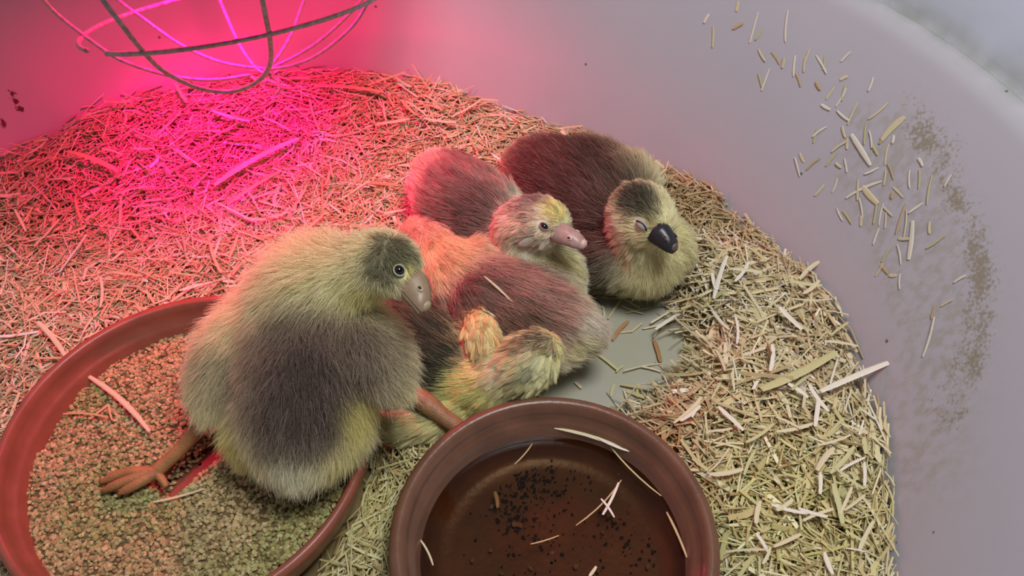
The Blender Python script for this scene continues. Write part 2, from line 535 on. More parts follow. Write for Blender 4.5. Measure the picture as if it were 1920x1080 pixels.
def build_bedding():
    # mound body
    n = 150
    gx = np.linspace(TC[0] - .42, TC[0] + .42, n); gy = np.linspace(TC[1] - .42, TC[1] + .42, n)
    X, Y = np.meshgrid(gx, gy); xy = np.stack([X.ravel(), Y.ravel()], 1)
    r = rad_of(xy)
    hz = straw_h(xy) * .8 - .002
    hz = np.where(in_bowls(xy, -.003), .001, hz)
    idx = np.arange(n * n).reshape(n, n)
    F = np.stack([idx[:-1, :-1], idx[:-1, 1:], idx[1:, 1:], idx[1:, :-1]], -1).reshape(-1, 4)
    ok = (r[F] < wall_r(np.maximum(hz, 0))[F] - .001).all(1) & (hz[F] > .0006).any(1)
    Vm = np.column_stack([xy, hz]); Fm = F[ok]
    used = np.unique(Fm); remap = np.full(len(Vm), -1); remap[used] = np.arange(len(used))
    Vm = Vm[used]; Fm = remap[Fm]
    cm = np.tile(np.array([[.30, .22, .09]]), (len(Vm), 1))
    # strands
    N = 74000
    a = rng.uniform(0, 2 * np.pi, N); rr = .392 * np.sqrt(rng.uniform(0, 1, N))
    q = np.stack([TC[0] + rr * np.cos(a), TC[1] + rr * np.sin(a)], 1); q = TC + (q - TC) * out_k(q)[:, None]
    keep = (q[:, 1] > .02) & ~in_bowls(q, -.007)
    sd = poly_sd(q, BARE)
    keep &= rng.uniform(0, 1, N) < sstep(-.004, .016, sd) + .004
    q = q[keep]; n2 = len(q)
    fine = sstep(.10, -.1, q[:, 0])                          # the straw under the lamp is finer
    L = np.clip(rng.lognormal(math.log(.0205), .50, n2), .006, .062)
    W = np.clip(rng.lognormal(math.log(.00120), .48, n2), .00045, .0042) * (1 - .22 * fine)
    h = straw_h(q); lay = rng.uniform(0, 1, n2) ** .8
    z = np.maximum(h * .86 + lay * .013 * sstep(0, .02, h + .004) - .002, .0012)
    pitch = np.clip(rng.normal(0, .20, n2), -.7, .7)
    rim = rad_of(q)
    yaw = rng.uniform(0, 2 * np.pi, n2)
    wisp = (rim > .35) & (rng.uniform(0, 1, n2) < .05)
    pitch = np.where(wisp, rng.uniform(.35, 1.0, n2), pitch); L = np.where(wisp, L * 1.25, L)
    # at the wall the straws lie along it and a few lean up
    along = np.arctan2(q[:, 1] - TC[1], q[:, 0] - TC[0]) + np.pi / 2
    nearw = sstep(.345, .385, rim)
    yaw = np.where(rng.uniform(0, 1, n2) < nearw * .7, along + rng.normal(0, .45, n2), yaw)
    for c, Rb in ((FB_C, FB_R), (WB_C, WB_R)):
        e = q - c; nb = np.hypot(e[:, 0], e[:, 1]) < Rb + .012
        yaw = np.where(nb, np.arctan2(e[:, 1], e[:, 0]) + np.pi / 2 + rng.normal(0, .3, n2), yaw)
    # keep ends inside the wall and out of the bowls
    dx = np.stack([np.cos(yaw), np.sin(yaw)], 1) * (L * .5)[:, None]
    good = np.ones(n2, bool)
    for e in (q + dx, q - dx):
        good &= ~in_bowls(e, -.005) & (rad_of(e) < wall_r(np.maximum(z, 0)) - .002)
    z = np.maximum(z, np.abs(np.sin(pitch)) * L * .5 + .0008)
    q, yaw, pitch, L, W, z = q[good], yaw[good], pitch[good], L[good], W[good], z[good]
    z = np.where(in_bowls(q, .004), np.minimum(z, .011), z); pitch = np.where(in_bowls(q, .004), pitch * .3, pitch)
    n2 = len(q)
    V, F2 = strands(np.column_stack([q, z]), yaw, pitch, L, W, rng.normal(0, .15, n2) * (1 + 1.4 * sstep(.10, -.1, q[:, 0])))
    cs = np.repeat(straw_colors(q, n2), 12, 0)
    V = np.vstack([Vm, V]); F2 = np.vstack([Fm, F2 + len(Vm)]); cs = np.vstack([cm, cs])
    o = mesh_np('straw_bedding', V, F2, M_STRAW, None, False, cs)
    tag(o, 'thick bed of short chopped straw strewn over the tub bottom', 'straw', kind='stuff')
build_bedding()

# single stalks: a few shared shapes, copied one by one
def stalk_mesh(i, L=1.0):
    r = random.Random(100 + i)
    bend = r.uniform(-.10, .10); n = 6; V, F = [], []
    split = r.random() < .4
    for k in range(n):
        t = k / (n - 1) - .5
        c = np.array([t, bend * (.25 - t * t) * 2, 0.0])
        w = .5 * (1 - (.35 * abs(2 * t) ** 3)) * r.uniform(.88, 1.06)
        for a, b in ((-1, 0.1), (-.5, .5), (.5, .5), (1, 0.1), (.5, -.35), (-.5, -.35)):
            V.append((c[0], c[1] * 1.0, 0.0, w * a, b))
    out = []
    for (x, y, z, w, b) in V: out.append((x, y, w, b))
    for k in range(n - 1):
        for j in range(6):
            a, b = k * 6 + j, k * 6 + (j + 1) % 6
            F.append((a, b, b + 6, a + 6))
    F.append(tuple(range(5, -1, -1))); F.append(tuple((n - 1) * 6 + j for j in range(6)))
    return out, F

STALK_COL = {'white': (.84, .79, .66), 'pale': (.74, .66, .42), 'tan': (.60, .44, .22), 'green': (.60, .57, .28), 'rust': (.44, .23, .09)}
STALK_MAT = {k: plain('straw_' + k, c, .5, .22, 90, .25, 500) for k, c in STALK_COL.items()}
_cache = {}
def stalk(p, d, n, L, W, tone, label, group, shape=None, th=.0011):
    "one straw stalk at p along d with face normal n"
    shape = random.randrange(8) if shape is None else shape
    ar = round(W / L * 40) / 40 or .025
    key = (shape, ar, tone)
    if key not in _cache:
        out, F = stalk_mesh(shape)
        V = [(x, y + w * ar, b * .5 * max(.35 * ar, th / .03)) for x, y, w, b in out]
        me = bpy.data.meshes.new('straw_stalk'); me.from_pydata(V, [], F); me.update()
        me.materials.append(STALK_MAT[tone]); _cache[key] = me
    o = bpy.data.objects.new('straw_stalk', _cache[key])
    x = nrm(d); z = nrm(np.asarray(n) - x * np.dot(n, x)); y = np.cross(z, x)
    M = Matrix(((x[0], y[0], z[0], p[0]), (x[1], y[1], z[1], p[1]), (x[2], y[2], z[2], p[2]), (0, 0, 0, 1)))
    o.matrix_world = M @ Matrix.Scale(L, 4)
    link(o)
    return tag(o, label, 'straw', group)

def stalk_px(px, py, lpx, ang, wpx, tone, label, group, hit, normal, lift=.0012, shape=None):
    "stalk seen at a photo pixel, lying on a surface given by hit(px,py) and its normal"
    a = math.radians(ang); dx, dy = math.cos(a) * lpx / 2, -math.sin(a) * lpx / 2
    p0, p1 = hit(px - dx, py - dy), hit(px + dx, py + dy)
    c = (p0 + p1) / 2; n = normal(c); L = float(np.linalg.norm(p1 - p0))
    dist = np.linalg.norm(c - np.array([0, 0, CAM_H]))
    return stalk(c + n * lift, p1 - p0, n, max(L, .003), wpx * dist / FPX, tone, label, group, shape)

wall_bits = [(150,60,30,60),(170,120,60,88),(252,85,34,30),(250,20,30,80),(305,90,90,75),(322,110,40,60),(412,85,90,85),(331,180,40,-60),(375,190,42,-55),(400,205,30,80),(343,260,66,70),(325,262,40,-75),(437,215,60,85),(470,210,44,84),
 (450,262,40,-70),(480,180,40,70),(525,210,60,-60),(533,205,40,80),(605,185,40,45),(600,255,25,25),(515,280,28,-60),(555,305,42,55),(590,318,60,60),(600,300,50,75),(687,275,42,70),(712,362,74,40),(760,420,92,45),(628,370,70,66),(597,378,46,-40),
 (668,440,56,86),(686,455,50,-82),(599,430,34,-75),(655,490,104,-58),(586,478,56,34),(520,430,50,35),(505,445,40,75),(447,545,56,-75),(462,515,30,-65),(500,535,50,40),(582,540,22,-40),(605,540,40,-80),(560,520,50,50),(690,558,44,25),
 (733,580,44,82),(752,560,50,-70),(740,505,60,80),(815,585,52,90),(845,585,54,88),(850,530,26,-60),(645,620,60,88),(665,620,112,25),(686,638,66,-48),(655,680,60,-80),(702,690,70,82),(722,700,64,78),(742,690,40,-45),(757,637,20,80),(776,628,42,-45),
 (570,605,44,70),(610,710,44,-55),(586,700,40,-65),(655,722,30,90),(786,715,90,72),(800,730,80,84),(835,680,50,35),(880,620,84,80),(940,590,40,60),(880,745,34,90),(818,785,112,84),(795,780,30,0),(705,772,50,70),(738,830,50,60),
 (780,832,60,-80),(716,880,44,60),(732,880,34,-50),(760,900,22,0),(783,920,44,88),(900,790,66,35),(980,912,40,30),(937,990,40,30),(893,1020,40,72),(520,620,44,50),(540,350,30,-30),(700,490,36,-60),(760,455,24,80),(610,470,30,88),(725,455,30,55),(735,720,44,86)]
def bit_label(px, py, l, a, tone):
    size = 'long' if l > 38 else ('short' if l > 22 else 'tiny')
    lie = 'upright' if 68 < abs(a) <= 92 else ('level' if abs(a) < 32 else ('leaning' if a > 0 else 'back-leaning'))
    zone = 'near the pink light' if px < 1420 else ('high above the grime patch' if py < 170 else ('at the top of the grime patch' if py < 290 else ('in the middle of the grime patch' if py < 400 else 'low in the grime patch')))
    return '%s %s %s straw bit stuck to the wall %s' % (lie, size, {'white': 'whitish', 'pale': 'pale', 'tan': 'tan', 'green': 'greenish'}[tone], zone)
for i, (x, y, l, a) in enumerate(wall_bits):
    px, py = 1240 + x * .574, y * .574
    big = i in (34, 53, 71, 72, 28) or l > 100
    tone = 'white' if big and l > 100 else ('white', 'pale', 'tan', 'pale', 'white', 'green')[i % 6]
    if (x, y) in ((686, 638), (712, 362), (760, 420)): tone = 'pale'
    w = 7.5 if l > 100 else (9 if (x, y) in ((686, 638), (760, 420)) else (3.2 if l > 36 else 4.5))
    if (x, y) == (665, 620): w = 3.5
    stalk_px(px, py, l * .66, a, w * 1.3, tone, bit_label(px, py, l * .574, a, tone), 'straw bits stuck to the tub wall', wall_hit, wall_normal, .0012)
lw = 'long curved pale straw stuck low in the grime patch on the tub wall'
stalk_px(1744, 632, 78, 74, 6, 'white', lw, None, wall_hit, wall_normal, .0015, 2)

UPN = np.array([0, 0, 1.0])
def loose_label(px, py, l, a, tone, region):
    a = math.degrees(a) % 180
    lie = 'level' if a < 25 or a > 155 else ('upright' if 65 < a < 115 else ('left-leaning' if a < 90 else 'steep-slanting'))
    lie = lie.replace('left-leaning', 'slanting')
    size = 'long' if l > 64 else ('medium' if l > 50 else 'short')
    col = {'white': 'whitish', 'pale': 'pale', 'tan': 'tan', 'green': 'greenish'}[tone]
    if region == 'heap':
        zone = 'by the black-billed gosling' if py < 610 and px < 1420 else ('against the tub wall' if px > 1530 else ('beside the water dish' if px < 1380 else ('in the heap middle' if py < 800 else 'at the heap front')))
    else:
        zone = 'under the lamp guard' if py < 250 and 250 < px < 620 else ('behind the feed bowl' if py > 440 else ('by the wall spatters' if px < 250 else ('behind the huddled goslings' if px > 620 else 'in the pink glow')))
    return '%s %s %s loose straw lying on the bedding %s' % (lie, size, col, zone)
def bed_hit(px, py):
    z = .03
    for _ in range(6):
        p = G(px, py, z); z = float(straw_h(p[None, :2])[0]) + .012
    return G(px, py, z)
def bed_stalk(p0, p1, w, tone, label, group=None, up0=0.0, up1=0.0):
    a, b = bed_hit(*p0), bed_hit(*p1); a = a + UPN * up0; b = b + UPN * up1
    c = (a + b) / 2; z = max(float(straw_h(c[None, :2])[0]) + .014, c[2]); c[2] = z
    return stalk(c, b - a, UPN + rng.normal(0, .2, 3), float(np.linalg.norm(b - a)), w * np.linalg.norm(c - np.array([0, 0, CAM_H])) / FPX, tone, label, group)
# the stalks one can pick out by eye
bed_stalk((402, 350), (560, 262), 13, 'pale', 'long split pale straw lying across the brightest pink-lit bedding')
bed_stalk((130, 290), (225, 328), 9, 'tan', 'broad straw strip on the pink bedding nearest the dark wall spatters')
bed_stalk((400, 212), (470, 232), 9, 'white', 'bright whitish straw sliver in the pink glow right under the lamp guard')
bed_stalk((590, 165), (720, 176), 10, 'tan', 'straw lying level on the bedding beyond the lamp guard hub')
bed_stalk((430, 385), (525, 325), 8, 'tan', 'straight straw on the pink bedding below the long split one')
bed_stalk((682, 110), (706, 62), 6, 'tan', 'lone straw standing up against the wall behind the bedding', None, .0, .02)
bed_stalk((1425, 735), (1565, 665), 19, 'green', 'widest greenish straw blade on the heap by the tub wall')
bed_stalk((1535, 740), (1672, 692), 12, 'white', 'long whitish straw poking out of the heap over the tub wall', None, .004, .012)
bed_stalk((1515, 725), (1552, 775), 8, 'white', 'pale straw crossing under the one that pokes over the wall')
bed_stalk((1460, 580), (1502, 622), 12, 'white', 'broad white straw flake on top of the straw heap')
bed_stalk((1335, 570), (1360, 490), 8, 'white', 'white upright straw on the heap beside the black-billed gosling')
bed_stalk((1275, 510), (1312, 514), 9, 'white', 'short blunt white straw just below the black bill')
bed_stalk((1555, 890), (1600, 840), 8, 'green', 'curved greenish straw at the front edge of the straw heap')
bed_stalk((1560, 910), (1578, 985), 11, 'green', 'flat greenish leaf blade hanging on the front of the straw heap')
bed_stalk((1530, 885), (1562, 842), 11, 'pale', 'pale straw blade leaning in the front of the heap')
bed_stalk((1610, 1035), (1632, 985), 7, 'pale', 'frayed pale straw tuft touching the wall at the front of the heap', None, 0, .006)
bed_stalk((75, 610), (130, 680), 8, 'pale', 'forked pale straw leaning on the feed bowl rim')
bed_stalk((1228, 620), (1275, 590), 7, 'white', 'pale straw at the edge of the bare tub bottom')
for i in range(125):
    region = 'heap' if i < 60 else 'back'
    for _ in range(60):
        if region == 'heap': px, py = random.uniform(1200, 1640), random.uniform(480, 1075)
        else: px, py = random.uniform(10, 940), random.uniform(130, 560)
        p = bed_hit(px, py)
        rr = rad_of(p[:2])
        if rr < .375 and not in_bowls(p[None, :2], .02)[0] and poly_sd(p[None, :2], BARE)[0] > .012: break
    a = random.uniform(0, math.pi); l = random.uniform(36, 78)
    dx, dy = math.cos(a) * l / 2, math.sin(a) * l / 2 * .8
    tn = random.choice(('white', 'pale', 'pale', 'green', 'white') if region == 'heap' else ('tan', 'pale', 'pale', 'green'))
    if region == 'heap':
        bed_stalk((px - dx, py - dy), (px + dx, py + dy), random.uniform(4.5, 8.5), tn, loose_label(px, py, l, a, tn, region), 'loose straws on the daylit heap', 0, random.uniform(-.002, .004))
    else:
        bed_stalk((px - dx, py - dy), (px + dx, py + dy), random.uniform(3.5, 6), tn, loose_label(px, py, l, a, tn, region), 'loose straws on the pink-lit bedding', 0, random.uniform(-.002, .004))
# on the bare tub bottom
flo = lambda x, y: G(x, y, .0008)
for (a, b, w, tone) in [((1125, 560), (1165, 562), 5, 'green'), ((1140, 600), (1168, 560), 5, 'green'), ((1160, 556), (1200, 580), 5, 'pale'), ((1180, 545), (1222, 560), 5, 'green'), ((1175, 588), (1222, 578), 4, 'green'),
                        ((1165, 575), (1205, 590), 4, 'pale'), ((1195, 540), (1215, 575), 4, 'pale'), ((1130, 575), (1132, 600), 4, 'pale'), ((1108, 657), (1158, 696), 6, 'green'), ((1155, 700), (1168, 688), 4, 'green'),
                        ((1078, 718), (1090, 730), 6, 'pale'), ((1205, 618), (1290, 590), 4, 'pale'), ((1145, 745), (1152, 722), 5, 'green'), ((1195, 748), (1197, 722), 5, 'green'), ((1200, 690), (1240, 700), 4, 'pale')]:
    p0, p1 = flo(*a), flo(*b); c = (p0 + p1) / 2
    stalk(c + UPN * (.001 + .0012 * random.random()), p1 - p0, UPN, float(np.linalg.norm(p1 - p0)), w * .66 / FPX, tone, '%s %s straw lying on the bare tub bottom %s' % ('short' if abs(a[0] - b[0]) + abs(a[1] - b[1]) < 38 else 'long', {'green': 'greenish', 'pale': 'pale'}[tone], 'under the black-billed gosling' if a[1] < 592 else ('near the cream rump' if a[0] < 1130 else ('behind the water dish' if a[1] > 710 else 'in its middle'))), 'straws on the bare tub bottom')
for i, (a, b, w, lb) in enumerate([((1148, 640), (1178, 605), 8, 'twisted rust-brown leaf curl on the bare tub bottom'), ((1226, 640), (1238, 682), 9, 'flat orange-brown flake at the edge of the bare tub bottom')]):
    p0, p1 = flo(*a), flo(*b)
    stalk((p0 + p1) / 2 + UPN * .002, p1 - p0, np.array([.3, -.3, .9]), float(np.linalg.norm(p1 - p0)), w * .66 / FPX, 'rust', lb, None)

# ------------------------------------------------------------------ feed
def ico(sub=0):
    t = (1 + 5 ** .5) / 2
    V = nrm(np.array([(-1, t, 0), (1, t, 0), (-1, -t, 0), (1, -t, 0), (0, -1, t), (0, 1, t), (0, -1, -t), (0, 1, -t), (t, 0, -1), (t, 0, 1), (-t, 0, -1), (-t, 0, 1)], float))
    F = np.array([(0, 11, 5), (0, 5, 1), (0, 1, 7), (0, 7, 10), (0, 10, 11), (1, 5, 9), (5, 11, 4), (11, 10, 2), (10, 7, 6), (7, 1, 8), (3, 9, 4), (3, 4, 2), (3, 2, 6), (3, 6, 8), (3, 8, 9), (4, 9, 5), (2, 4, 11), (6, 2, 10), (8, 6, 7), (9, 8, 1)])
    return V, F

def grains(C, size, cols, flat=.75):
    V0, F0 = ico(); n = len(C)
    sc = size[:, None] * rng.uniform(.65, 1.25, (n, 3)); sc[:, 2] *= flat
    V = V0[None] * rng.uniform(.78, 1.18, (n, 12, 1)) * sc[:, None]
    a = rng.uniform(0, 2 * np.pi, n); ca, sa = np.cos(a)[:, None], np.sin(a)[:, None]
    X = V[:, :, 0] * ca - V[:, :, 1] * sa; Y = V[:, :, 0] * sa + V[:, :, 1] * ca
    V = np.stack([X, Y, V[:, :, 2]], 2) + C[:, None]
    F = (F0[None] + (np.arange(n) * 12)[:, None, None]).reshape(-1, 3)
    return V.reshape(-1, 3), F, np.repeat(cols, 12, 0)

def build_feed():
    N = 14000; R = FB_R - .0125
    a = rng.uniform(0, 2 * np.pi, N); r = R * np.sqrt(rng.uniform(0, 1, N))
    q = FB_C + np.stack([r * np.cos(a), r * np.sin(a)], 1)
    h = feed_height(q)
    z = h - rng.uniform(0, .0035, N)
    ok = z > FB_FLOOR + .001
    q, z, h = q[ok], z[ok], h[ok]; n = len(q)
    pal = np.array([(.50, .37, .19), (.44, .32, .15), (.56, .43, .24), (.38, .31, .14), (.42, .38, .18), (.30, .22, .11)])
    c = pal[rng.integers(0, len(pal), n)] * rng.uniform(.75, 1.15, (n, 1))
    g = sstep(.48, .75, vnoise(q, 24, 9))[:, None]
    c = c * (1 - g * .6) + c * np.array([.72, 1.0, .75]) * g * .6
    V, F, cc = grains(np.column_stack([q, z]), rng.uniform(.0011, .0020, n), c)
    # body of the feed under the top grains
    gn = 70; gx = np.linspace(-R, R, gn); X, Y = np.meshgrid(gx, gx)
    xy = FB_C + np.stack([X.ravel(), Y.ravel()], 1); hb = feed_height(xy) - .0022
    idx = np.arange(gn * gn).reshape(gn, gn)
    Fq = np.stack([idx[:-1, :-1], idx[:-1, 1:], idx[1:, 1:], idx[1:, :-1]], -1).reshape(-1, 4)
    rr = np.hypot(X.ravel(), Y.ravel())
    ok = (rr[Fq] < R - .0005).all(1) & (hb[Fq] > FB_FLOOR).all(1)
    Fq = Fq[ok]; Ft = np.vstack([Fq[:, [0, 1, 2]], Fq[:, [0, 2, 3]]])
    Vb = np.column_stack([xy, hb]); used = np.unique(Ft); remap = np.full(len(Vb), -1); remap[used] = np.arange(len(used))
    Vb = Vb[used]; Ft = remap[Ft]
    cb = np.tile(np.array([[.16, .11, .05]]), (len(Vb), 1))
    o = mesh_np('poultry_feed', np.vstack([Vb, V]), np.vstack([Ft, F + len(Vb)]), M_FEED, None, False, np.vstack([cb, cc]))
    tag(o, 'brown and greenish crumbled poultry feed filling the red-brown saucer', 'feed', kind='stuff')
build_feed()

def feed_hit(px, py):
    p = G(px, py, .034)
    return G(px, py, float(feed_height(p[None, :2])[0]) + .002)
for a, b, w, tone, lb in [((165, 706), (282, 812), 11, 'pale', 'long split straw lying on the feed crumbs'), ((120, 778), (205, 785), 5, 'tan', 'thin straw twig lying flat on the feed near the rim'),
                          ((170, 788), (206, 760), 5, 'tan', 'short straw twig leaning on the thin one in the feed'), ((290, 943), (385, 918), 4, 'pale', 'fine straw on the feed in front of the gosling foot'),
                          ((205, 760), (212, 790), 4, 'tan', 'tiny straw splinter at the fork of twigs on the feed')]:
    p0, p1 = feed_hit(*a), feed_hit(*b)
    stalk((p0 + p1) / 2 + UPN * .0015, p1 - p0, UPN, float(np.linalg.norm(p1 - p0)), w * .55 / FPX, tone, lb, None)

# ------------------------------------------------------------------ things in the water
def build_sediment():
    C, S, K = [], [], []
    cl = [((1010, 920), 26, 60), ((965, 975), 24, 70), ((985, 905), 34, 60), ((960, 935), 30, 40), ((1032, 878), 8, 14), ((970, 880), 9, 8), ((1140, 970), 16, 20), ((1010, 1000), 40, 30), ((1080, 900), 60, 40), ((1150, 1010), 70, 30), ((1000, 1050), 80, 30), ((1220, 1040), 40, 20), ((1050, 950), 160, 120)]
    for (cx, cy), s, n in cl:
        for _ in range(n):
            p = G(random.gauss(cx, s * .6), random.gauss(cy, s * .6), .0165)
            if np.hypot(*(p[:2] - WB_C)) > WB_R - .03: continue
            C.append(p); S.append(random.choice((.0004, .0006, .0008, .0012))); K.append((.018, .012, .008))
    for px, py in [(922, 950), (975, 985), (965, 983), (1225, 1030), (1215, 1062), (940, 1075), (995, 1065), (1080, 1062), (1130, 998), (1008, 968), (920, 1032), (1035, 862), (885, 1050), (1160, 890)]:
        p = G(px, py, .018); C.append(p); S.append(random.uniform(.0011, .0022)); K.append((.22, .17, .11))
    V, F, cc = grains(np.array(C), np.array(S), np.array(K), .5)
    o = mesh_np('sediment', V, F, M_SEDIMENT, None, False, cc)
    tag(o, 'dark specks and pale crumbs settled in the murky water', 'sediment', kind='stuff')
build_sediment()
wl = 'thin straw floating in the murky water of the glazed dish'
for a, b, w, tone, z, lb in [((1130, 965), (1160, 905), 5, 'white', .038, 'white straw splinter crossing another in the water'), ((1127, 935), (1152, 970), 5, 'white', .0388, 'short white straw under the crossing splinter in the water'),
                             ((1165, 900), (1080, 985), 4, 'tan', .037, 'long tan straw slanting in the water beside the crossed splinters'), ((928, 922), (933, 952), 8, 'pale', .030, 'small greyish straw chunk among the dark specks'),
                             ((1040, 802), (1182, 846), 6, 'pale', .0435, 'pale bent straw caught along the inner edge of the dish'), ((1145, 838), (1240, 930), 5, 'green', .040, 'long greenish straw curving inside the dish edge'),
                             ((1120, 820), (1180, 846), 5, 'white', .0445, 'whitish straw beside the bent one on the dish edge'), ((788, 1012), (812, 1060), 4, 'pale', .038, 'pale straw floating by the near-left dish edge, apart from the others'),
                             ((965, 870), (998, 832), 3, 'tan', .037, 'fine straw fibre floating apart at the back of the water'), ((995, 1020), (1048, 1004), 3, 'tan', .037, 'fine straw fibre floating in the middle of the water'),
                             ((1250, 960), (1288, 1045), 4, 'tan', .039, 'tan straw leaning at the right inner edge of the dish'), ((1105, 1080), (1118, 1062), 6, 'pale', .037, 'stubby pale straw at the front of the water')]:
    z = z - .005
    p0, p1 = G(*a, z), G(*b, z)
    stalk((p0 + p1) / 2, p1 - p0, UPN, float(np.linalg.norm(p1 - p0)), w * .52 / FPX, tone, lb.replace('near-left', 'near').replace('right inner', 'inner'), None, None, .0008)

# ------------------------------------------------------------------ heat lamp
def build_lamp():
    c = P(388, -181, .55); R = 353 * .55 / FPX
    t = empty('heat_lamp', c + np.array([0, 0, .16]), 'hanging heat lamp with a round wire guard glowing pink over the bedding', 'lamp')
    base = np.array(t.location)
    o0 = np.array([0, 0, CAM_H])
    def sph(px, py, far):
        d = ray(px, py); oc = o0 - c
        A, B, Cc = d @ d, d @ oc, oc @ oc - R * R
        disc = max(B * B - A * Cc, 0.0)
        s = (-B + (math.sqrt(disc) if far else -math.sqrt(disc))) / A
        p = o0 + d * s
        return c + nrm(p - c) * R
    hub = sph(500, 132, True)
    def up_end(p, zt):
        "continue a wire up the sphere to the shade rim"
        rel = p - c; az = math.atan2(rel[1], rel[0]); ph0 = math.asin(np.clip(rel[2] / R, -1, 1)); out = []
        for ph in np.linspace(ph0, zt, 7)[1:]:
            out.append(c + R * np.array([math.cos(ph) * math.cos(az), math.cos(ph) * math.sin(az), math.sin(ph)]))
        out.append(np.array([c[0] + .113 * math.cos(az), c[1] + .113 * math.sin(az), c[2] + .095]))
        return out
    W = {'A': ([(82, 0), (118, 36), (200, 97), (245, 120), (310, 140), (370, 149), (420, 148), (470, 140)], True),
         'C': ([(222, 0), (260, 28), (330, 78), (390, 108), (440, 122), (500, 129)], True),
         'E': ([(412, 0), (440, 65), (460, 102), (485, 132)], True),
         'F': ([(570, 0), (550, 55), (530, 92), (508, 124)], True),
         'G': ([(665, 15), (610, 68), (560, 102), (510, 127)], True),
         'H': ([(692, 0), (660, 50), (600, 100), (550, 122), (503, 130)], True)}
    for k, (pts, far) in W.items():
        q = [sph(x, y, far) for x, y in pts]
        q = up_end(q[0], .22)[::-1] + q
        if k == 'E':
            q += [hub + np.array([.004, 0, -.006]), hub + np.array([.0075, -.004, -.013]), hub + np.array([.004, -.007, -.017])]
        path = catmull(q, 60)
        mesh_np('guard_wire', *tube_data(path, .00135, 8), M_WIRE, t, True, base=base)
    # the loop that runs round the near side
    q = [sph(x, y, False) for x, y in [(193, 0), (225, 42), (265, 92), (300, 128), (340, 152), (380, 167), (425, 172), (462, 164), (492, 145), (507, 118), (507, 80), (500, 40), (492, 0)]]
    q = up_end(q[0], .22)[::-1] + q + up_end(q[-1], .22)
    mesh_np('guard_wire', *tube_data(catmull(q, 110), .00155, 8), M_WIRE, t, True, base=base)
    # ring: the circle cut from the sphere by a tilted plane
    a, b, d = sph(202, 97, False), sph(470, 68, False), sph(690, 0, False)
    n = nrm(np.cross(b - a, d - a)); n = n if n[2] > 0 else -n
    cc = c + n * np.dot(a - c, n); u = nrm(a - cc); v = np.cross(n, u); rr = np.linalg.norm(a - cc)
    ang = np.linspace(0, math.radians(346), 90)
    path = np.array([cc + rr * (math.cos(x) * u + math.sin(x) * v) for x in ang])
    path += nrm(path - c) * .0015
    mesh_np('guard_ring', *tube_data(path, .0016, 8), M_WIRE, t, True, base=base)
    # weld knot where the wires meet
    mesh_np('guard_knot', *ellipsoid_data(hub, (.0026, .0026, .0018)), M_WIRE, t, True, base=base)
    # socket, bulb and cord above the frame; shade widened to block the key light
    zr = c[2] + .038
    prof = [(R * 1.34, zr), (R * 1.38, zr + .001), (R * 1.36, zr + .008), (R * 1.12, zr + .050), (R * .80, zr + .085), (R * .45, zr + .106), (.028, zr + .112), (.024, zr + .110), (R * .43, zr + .103), (R * .78, zr + .082), (R * 1.10, zr + .047), (R * 1.33, zr + .007), (R * 1.34, zr)]
    V, F = lathe_data(prof, 64, (c[0], c[1], 0)); mesh_np('lamp_shade', V, F, M_SHADE, t, True, base=base)
    V, F = lathe_data([(.001, zr + .15), (.020, zr + .15), (.024, zr + .14), (.024, zr + .10), (.016, zr + .085), (.001, zr + .085)], 32, (c[0], c[1], 0)); mesh_np('socket', V, F, M_SOCKET, t, True, base=base)
    mb, nt, bs = new_mat('red_bulb'); bs.inputs['Base Color'].default_value = (.5, .01, .05, 1); bs.inputs['Emission Color'].default_value = (1, .03, .2, 1); bs.inputs['Emission Strength'].default_value = 3
    mesh_np('bulb', *ellipsoid_data((c[0], c[1], zr + .055), (.03, .03, .034), None, 24, 16), mb, t, True, base=base)
    cord = catmull([(c[0], c[1], zr + .15), (c[0] - .01, c[1] + .02, zr + .35), (c[0], c[1] + .05, zr + .9), (c[0], c[1] + .05, zr + 1.5)], 24)
    mesh_np('cord', *tube_data(cord, .003, 8), M_SOCKET, t, True, base=base)
    for nm, en, cone, bl, aim in (('bulb_light', RED_ENERGY, RED_CONE, RED_BLEND, (.005, -.05, -.3)), ('bulb_beam', HOT_ENERGY, HOT_CONE, 1.0, (-.050, .030, -.25))):
        ld = bpy.data.lights.new(nm, 'SPOT'); ld.energy = en; ld.color = HOT_COLOR if nm == 'bulb_beam' else RED_COLOR; ld.spot_size = cone; ld.spot_blend = bl; ld.shadow_soft_size = .018
        lo = bpy.data.objects.new(nm, ld); link(lo, t); lo.location = tuple(np.array((c[0], c[1], zr - .004)) - base)
        lo.rotation_euler = Vector(aim).to_track_quat('-Z', 'Y').to_euler()
build_lamp()

